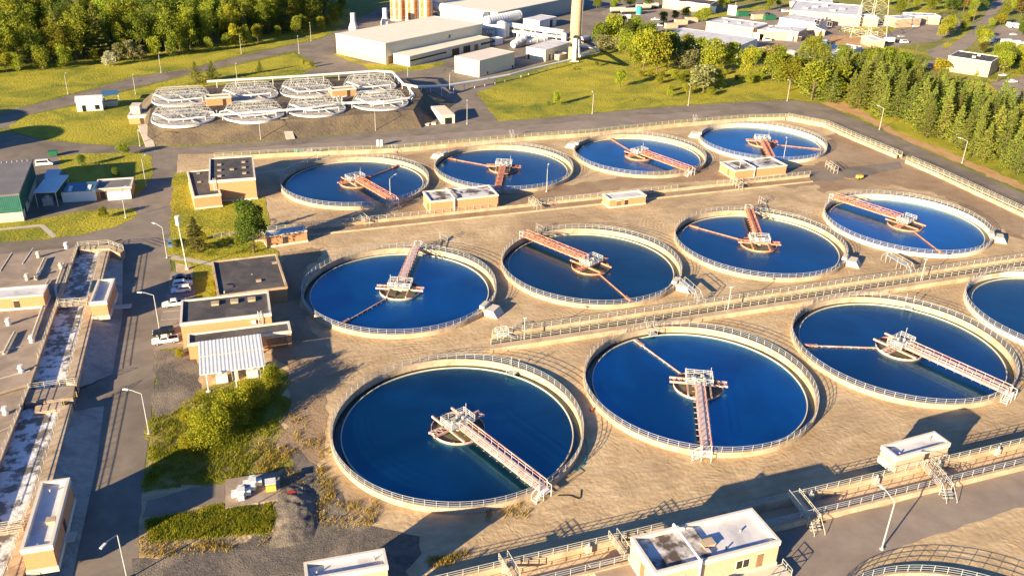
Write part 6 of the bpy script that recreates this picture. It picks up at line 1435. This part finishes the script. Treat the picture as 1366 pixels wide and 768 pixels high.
# single trees: (base px, top row, kind meshes, label, name)
def single(px, vt, mm, label, name='broadleaf_tree', wid=1.0, cat='tree', group='single trees'):
    H = zat(px, vt); plant_tree(name, label, cat, mm, (*g(*px), 0), H / 10.2, R.uniform(0, 6), group, wid)
for a in (((800, 60), 30, BL[1][0], 'bushy tree nearest the chimney, left edge of the grove', 1.2), ((818, 58), 18, BL[0][1], 'yellow-green tree behind the bushes left of the grove', 1.0), ((806, 69), 47, PALE[0], 'pale round bush closest to the square pipe loop', 1.5), ((826, 71), 50, PALE[1], 'pale bush right of the one by the pipe loop', 1.4), ((838, 60), 30, BL[2][0], 'dark tree in the middle back of the grove', 1.2),
          ((858, 97), 38, BL[0][0], 'tallest light green tree of the grove', .95), ((876, 98), 44, BL[0][2], 'large light green tree right beside the tallest of the grove', 1.0), ((889, 88), 42, BL[2][1], 'dark tree pressed against the tall grove trees', 1.0), ((845, 92), 52, BL[1][1], 'mid green tree left of the tallest grove tree', .9), ((908, 92), 68, PALE[0], 'pale blossoming tree below the white warehouse', 1.5), ((922, 95), 66, PALE[1], 'second pale blossoming tree below the white warehouse', 1.4),
          ((947, 98), 50, BL[0][1], 'yellowish tree right of the pale pair, in front of the warehouse', 1.0), ((938, 124), 86, PALE[1], 'large pale tree at the front of the grove', 1.4), ((955, 118), 92, BL[1][2], 'dark-backed tree behind the large pale front tree', 1.2), ((928, 120), 96, BL[0][0], 'small yellow-green tree left of the large pale front tree', 1.1), ((996, 104), 62, BL[0][2], 'slim yellow-green tree at the east end of the warehouse', .75), ((1026, 98), 62, BROWN[0], 'brownish tree between the warehouse and the pine row', 1.1), ((1012, 108), 94, BL[0][1], 'low bright bush in front of the brownish tree', 1.6),
          ((1052, 122), 77, BL[0][0], 'round green tree at the left end of the pine row', 1.15), ((1082, 134), 82, BL[1][0], 'second round green tree at the left end of the pine row', 1.2), ((1112, 132), 84, BL[0][2], 'third round green tree at the left end of the pine row', 1.2), ((1068, 104), 78, BL[1][1], 'green tree behind the first round trees by the marquee', 1.2),
          ((972, 62), 48, BL[0][1], 'small bright tree against the white warehouse wall', 1.0), ((940, 32), 10, BL[1][0], 'green tree left of the six-door unit', 1.1), ((930, 30), 14, BL[1][2], 'green bush tree beside the pale blocks', 1.2), ((885, 32), 16, BL[1][1], 'hedge-like tree in front of the top tan block', 1.3), ((900, 28), 14, BL[0][0], 'light hedge tree in front of the top tan block', 1.3), ((914, 26), 9, BL[1][2], 'hedge tree at the right of the top tan block doors', 1.2),
          ((965, 16), -6, BL[1][0], 'street tree left of the top street', 1.1), ((1025, 14), -4, BL[1][1], 'street tree between the top street and far block', 1.1), ((1037, 10), -4, BL[2][0], 'darker street tree near the farthest block', 1.0), ((865, 12), -6, BL[2][1], 'dark tree above the trailer row', 1.4), ((840, 10), -8, BL[2][2], 'dark tree above the left trailers', 1.4), ((820, 14), -3, BL[1][0], 'green tree left of the trailer row', 1.2), ((796, 12), -4, BL[0][0], 'bright tree between the long warehouse and trailer row', 1.2),
          ((1079, 63), 47, BROWN[0], 'brownish tree in front of the tan complex, left of a pair', 1.1), ((1092, 62), 40, CN[0], 'dark conifer right of the brownish tree at the complex', 1.3), ((1190, 79), 63, BL[0][1], 'round yellow-green tree right of the lattice tower', 1.4), ((1255, 54), 32, BL[0][0], 'slim yellow-green tree at the car park edge', .9), ((1271, 40), 24, BL[0][2], 'slim tree farther along the car park edge', .9), ((1287, 30), 18, BL[1][1], 'small tree at the far corner of the car park', 1.2), ((1294, 26), 12, BL[0][1], 'bright tree by the far wooden pole', 1.2),
          ((1306, 54), 33, BL[0][1], 'large bright street tree right of the street', 1.1), ((1322, 36), 24, BL[0][2], 'bright tree in front of the far lot', 1.2), ((1334, 34), 18, GOLD[0], 'golden tree in front of the two box trucks', 1.3), ((1310, 72), 56, BROWN[0], 'dark brown-green tree above the dark-roofed block', 1.3), ((1343, 74), 55, BL[0][0], 'round yellow-green tree before the motorhomes', 1.3), ((1356, 82), 58, BL[0][1], 'round bright tree right of the dark-roofed block', 1.3), ((1338, 98), 68, BL[1][0], 'big green tree at the east wall of the dark-roofed block', 1.2), ((1362, 92), 64, BL[0][2], 'big yellow-green tree at the right edge', 1.2), ((1256, 96), 79, GOLD[1], 'spreading golden tree left of the dark-roofed block', 1.9),
          ((1240, 15), -4, BL[1][2], 'green tree on the lawn above the car park', 1.1), ((1270, 16), -8, BL[2][0], 'dark tree on the lawn above the car park', 1.1), ((1285, 16), -10, BROWN[0], 'brownish tree at the top above the car park', 1.1), ((1305, 14), -14, BL[2][1], 'dark large tree left of the street end', 1.3), ((1345, 10), -16, BL[0][0], 'bright large tree at the top right', 1.2), ((1362, 22), -4, BROWN[0], 'brown-green tree at the top right corner', 1.4), ((1368, 36), 16, BL[2][2], 'dark tree at the right edge beside the far lot', 1.3), ((1222, 10), -3, BL[0][2], 'pale green tree at the top above the complex', 1.2),
          ((743, 141), 121, BL[0][1], 'thin sapling on the grass hill', .8), ((731, 141), 135, BL[1][1], 'tiny bush beside the thin sapling', 1.3), ((827, 117), 93, BL[0][0], 'small yellow tree on the grass hill below the grove', 1.0), ((893, 130), 117, BL[1][2], 'small tree left of the grove lamp', .9), ((796, 89), 82, BL[1][0], 'lone small bush on the grass hill, lower left of the grove', 1.2), ((766, 94), 90, BL[1][1], 'low bush on the grass hill near the white riser', 1.8),
          ((405, 88), 80, BL[0][0], 'left shrub of two on the lawn inside the upper road', 1.1), ((416, 90), 81, BL[0][1], 'right shrub of two on the lawn inside the upper road', 1.1), ((165, 208), 193, BL[1][0], 'round clipped shrub at the road corner', 1.6), ((155, 238), 224, BL[2][0], 'dark shrub on the shaded lawn behind the brick shed', 1.1), ((111, 222), 207, BL[2][1], 'loose shrub on the shaded lawn by the road', 1.2), ((138, 291), 276, BL[0][2], 'bright shrub on the lawn before the trailer shed', 1.4), ((234, 331), 320, BL[0][0], 'little bright bush beside the dark blue car', 1.2)):
    single(a[0], a[1], a[2], a[3], 'shrub' if ('shrub' in a[3] or 'bush' in a[3][:24]) else ('pine_tree' if a[2] in CN else 'broadleaf_tree'), a[4], 'shrub' if 'shrub' in a[3] else 'tree')
for px, vt, lb, w in (((262, 111), 81, 'left pine of the pair above the filters', 1.5), ((284, 108), 80, 'right, fuller pine of the pair above the filters', 1.5), ((347, 97), 79, 'small lone pine on the lawn behind the filters', 1.2)):
    single(px, vt, CN[R.randrange(4)], lb, 'pine_tree', w)
# near trees with finer leaves
nc = conifer(301, 9, 3.1, 9000, .17, leafmat('near_conifer', (.19, .165, .04), (.11, .11, .028), .2), .1, .75)
plant_tree('pine_tree', 'small golden-green conifer beside the side path and mast', 'tree', nc, (*g(263, 336), 0), zat((263, 336), 288) / 9.0, 0, 'single trees', 1.0)
nb = broadleaf(302, 10, 3.7, 8000, .2, leafmat('near_broadleaf', (.12, .175, .022), (.07, .115, .016), .1), .16, 26)
plant_tree('broadleaf_tree', 'leafy green tree between the tall tan block and the small hut', 'tree', nb, (*g(339, 337), 0), zat((339, 337), 266) / 10.3, .5, 'single trees', 1.0)
LY = leafmat('near_yellow_leaf', (.40, .37, .022), (.20, .235, .02), .1); LG = leafmat('near_gold_leaf', (.42, .36, .022), (.22, .225, .02), .1)
nw = broadleaf(303, 10, 8.2, 13000, .26, LY, .02, 40, 1.1); nw3 = broadleaf(305, 10, 6.0, 9000, .27, LY, .02, 26, 1.2); nw2 = broadleaf(304, 10, 7.0, 8000, .28, LG, .02, 26, 1.0)
for m_, px, s_, rz_, lb in ((nw, (281, 588), .52, 1.0, 'widest bushy yellow-green tree on the grass below the ribbed canopy'), (nw3, (312, 566), .56, 2.6, 'upright bushy yellow-green tree just right of the widest bush'), (nw2, (338, 540), .46, 2.0, 'golden bushy tree touching the corner of the ribbed canopy'), (nw3, (362, 512), .36, .4, 'small yellow-green bush tree right under the canopy corner'), (nw2, (252, 600), .26, 3.0, 'low golden bush at the left foot of the widest bush')):
    plant_tree('broadleaf_tree', lb, 'tree', m_, (*g(*px), 0), s_, rz_, 'bushy trees in the near garden', 1.0)
for px, s, lb in (((250, 560), .22, 'little golden bush left of the wide bushy tree'), ((240, 475), .14, 'small bush at the corner of the office annex'), ((285, 385), .2, 'narrow golden bush along the workshop wall'), ((286, 400), .2, 'second golden bush along the workshop wall near the office'), ((272, 320), .16, 'small shrub left of the flower bed by the conifer'), ((300, 326), .15, 'small shrub in the middle of the bed behind the workshop'), ((318, 325), .16, 'small shrub right in the bed behind the workshop')):
    plant_tree('shrub', lb, 'shrub', nw2, (*g(*px), 0), s, R.uniform(0, 6), 'low shrubs in the near garden')
for u, v in ((866, 104), (882, 104), (896, 106), (906, 112), (915, 126), (897, 122), (880, 112), (934, 104), (962, 112), (968, 100), (984, 108), (940, 110), (853, 103), (918, 108), (1000, 112), (950, 128)):
    plant_tree('shrub', 'wild bush in the yellow-green undergrowth below the grove trees', 'shrub', R.choice(BL[0] + GOLD[:1]), (*g(u + R.uniform(-3, 3), v), 0), R.uniform(.22, .42), R.uniform(0, 6), 'undergrowth bushes of the grove', 1.6)
for i, (u, v) in enumerate(((870, 78), (884, 70), (900, 80), (914, 78), (930, 84), (966, 86), (980, 92), (1004, 90), (1036, 88), (1046, 100), (1030, 108), (1060, 110), (850, 82), (838, 74), (812, 46), (830, 44), (848, 56), (860, 64), (1078, 84), (1096, 90), (1120, 92), (1140, 96), (1160, 98), (1180, 100), (1202, 104))):
    plant_tree('broadleaf_tree', 'mixed green tree filling the belt between the far tanks and the estate', 'tree', R.choice(BL[0] + BL[1] + BL[1]), (*g(u + R.uniform(-3, 3), v), 0), R.uniform(.75, 1.15), R.uniform(0, 6), 'belt trees below the estate', 1.15)
for i, (u, v) in enumerate(((955, 8), (975, 4), (1000, 2), (1230, 4), (1252, 6), (1262, 14), (1275, 4), (1292, 8), (1316, 4), (1352, 16), (1372, 14), (1340, 22), (1362, 48), (1372, 66), (1330, 88), (1348, 92), (1364, 104), (1312, 64), (1284, 42), (1262, 48), (1298, 18), (1200, 18), (1180, 8), (1212, 4))):
    plant_tree('broadleaf_tree', 'street and garden tree of the estate at the top right', 'tree', R.choice(BL[0] + BL[1] + BL[2]), (*g(u, v), 0), R.uniform(.6, 1.1), R.uniform(0, 6), 'estate garden trees', 1.1)
# weeds: one loose mass of blades
def tufts(name, label, polys, n, h, m, spread=.25, blades=7, seed=5):
    rr = random.Random(seed); b = MB()
    for poly, k in polys:
        G_ = [g(*p) for p in poly]; x0, x1 = min(p[0] for p in G_), max(p[0] for p in G_); y0, y1 = min(p[1] for p in G_), max(p[1] for p in G_)
        c = 0; tries = 0
        while c < n * k and tries < n * k * 8:
            tries += 1
            p = (rr.uniform(x0, x1), rr.uniform(y0, y1))
            if not inside(p, G_): continue
            if noise.noise(Vector((p[0] * .3, p[1] * .3, seed))) < rr.uniform(-.5, .35): continue
            c += 1; hh = h * rr.uniform(.4, 1.3)
            for _ in range(blades):
                a = rr.uniform(0, 6.28); w = hh * .13; dx, dy = cos(a), sin(a); lx, ly = rr.gauss(0, .35) * hh, rr.gauss(0, .35) * hh; bx, by = p[0] + rr.gauss(0, spread), p[1] + rr.gauss(0, spread)
                o = len(b.v); b.v += [(bx - dx * w, by - dy * w, .0), (bx + dx * w, by + dy * w, .0), (bx + lx, by + ly, hh)]; b.f.append([o, o + 1, o + 2]); b.mi.append(0)
    o = b.build(name, m); o['kind'] = 'stuff'; tag(o, label, 'grass'); return o
gm1 = leafmat('grass_blade', (.30, .28, .022), (.18, .21, .018), 0); gm2 = leafmat('dry_weed', (.42, .30, .07), (.28, .21, .045), 0)
tufts('grass', 'rough green-gold grass in the near garden beside the road', [([(198, 560), (228, 552), (262, 530), (375, 500), (385, 545), (350, 600), (320, 640), (258, 646), (192, 656), (198, 610)], 1.6), ([(196, 694), (240, 686), (300, 674), (362, 670), (368, 690), (358, 710), (280, 716), (200, 722)], 1.1)], 2600, .42, gm1)
tufts('weeds', 'dry golden weeds growing in the gravel and sand', [([(355, 640), (392, 622), (410, 640), (375, 700), (365, 720), (350, 690)], .25), ([(428, 620), (445, 640), (448, 668), (430, 672), (420, 640)], .25), ([(420, 668), (510, 670), (500, 700), (420, 705)], .3), ([(570, 745), (625, 735), (625, 748), (575, 758)], .25), ([(380, 535), (440, 590), (450, 620), (400, 600)], .2), ([(690, 660), (735, 664), (700, 690), (620, 700)], .15), ([(180, 700), (192, 690), (200, 725), (360, 716), (360, 728), (190, 745)], .35), ([(345, 590), (395, 600), (360, 640), (340, 620)], .4)], 500, .42, gm2, seed=9)
tufts('weeds', 'green weeds in the lawn and bed round the tall tan block', [([(230, 330), (330, 318), (350, 336), (240, 345)], 1.0), ([(228, 240), (256, 230), (330, 268), (350, 300), (330, 312), (232, 318)], 1.0)], 700, .3, gm1, seed=12)

# ------------------------------------------------------------------ light, sky, camera
SUN_AZ, SUN_EL = radians(229), radians(14.5)
w = D.worlds.new('World'); SC.world = w; w.use_nodes = True
N = w.node_tree.nodes; L = w.node_tree.links
sk = N.new('ShaderNodeTexSky'); sk.sky_type = 'NISHITA'; sk.sun_disc = False; sk.sun_elevation = SUN_EL; sk.sun_rotation = pi / 2 - SUN_AZ; sk.air_density = 1.0; sk.dust_density = .6; sk.ozone_density = 3.5
tn = N.new('ShaderNodeMixRGB'); tn.blend_type = 'MULTIPLY'; tn.inputs['Fac'].default_value = 1.0; tn.inputs['Color2'].default_value = (.56, .84, 1.22, 1)
L.new(sk.outputs['Color'], tn.inputs['Color1']); L.new(tn.outputs['Color'], N['Background'].inputs['Color']); N['Background'].inputs['Strength'].default_value = .05
sl = D.lights.new('sun', 'SUN'); sl.energy = 5.0; sl.angle = radians(.5); sl.color = (1, .80, .49)
so = D.objects.new('sun', sl); COL.objects.link(so)
dirv = Vector((-cos(SUN_AZ) * cos(SUN_EL), -sin(SUN_AZ) * cos(SUN_EL), -sin(SUN_EL)))
so.rotation_euler = dirv.to_track_quat('-Z', 'Y').to_euler(); so.location = (-200, -200, 150)
cam = D.cameras.new('camera'); co = D.objects.new('camera', cam); COL.objects.link(co)
cam.sensor_width = 36; cam.lens = FPX / PW * 36; cam.clip_end = 6000; cam.clip_start = .5
right, up, fwd = Vector((1, 0, 0)), Vector((0, SP, CP)), Vector((0, CP, -SP))
rx = right * CR + up * SR; uy_ = up * CR - right * SR
mw = Matrix((rx, uy_, -fwd)).transposed().to_4x4(); mw.translation = Vector((0, 0, HC)); co.matrix_world = mw
SC.camera = co
SC.view_settings.view_transform = 'Standard'; SC.view_settings.look = 'None'; SC.view_settings.exposure = 1.8; SC.view_settings.gamma = 1; SC.view_settings.use_curve_mapping = False
SC.cycles.max_bounces = 6; SC.cycles.use_denoising = True
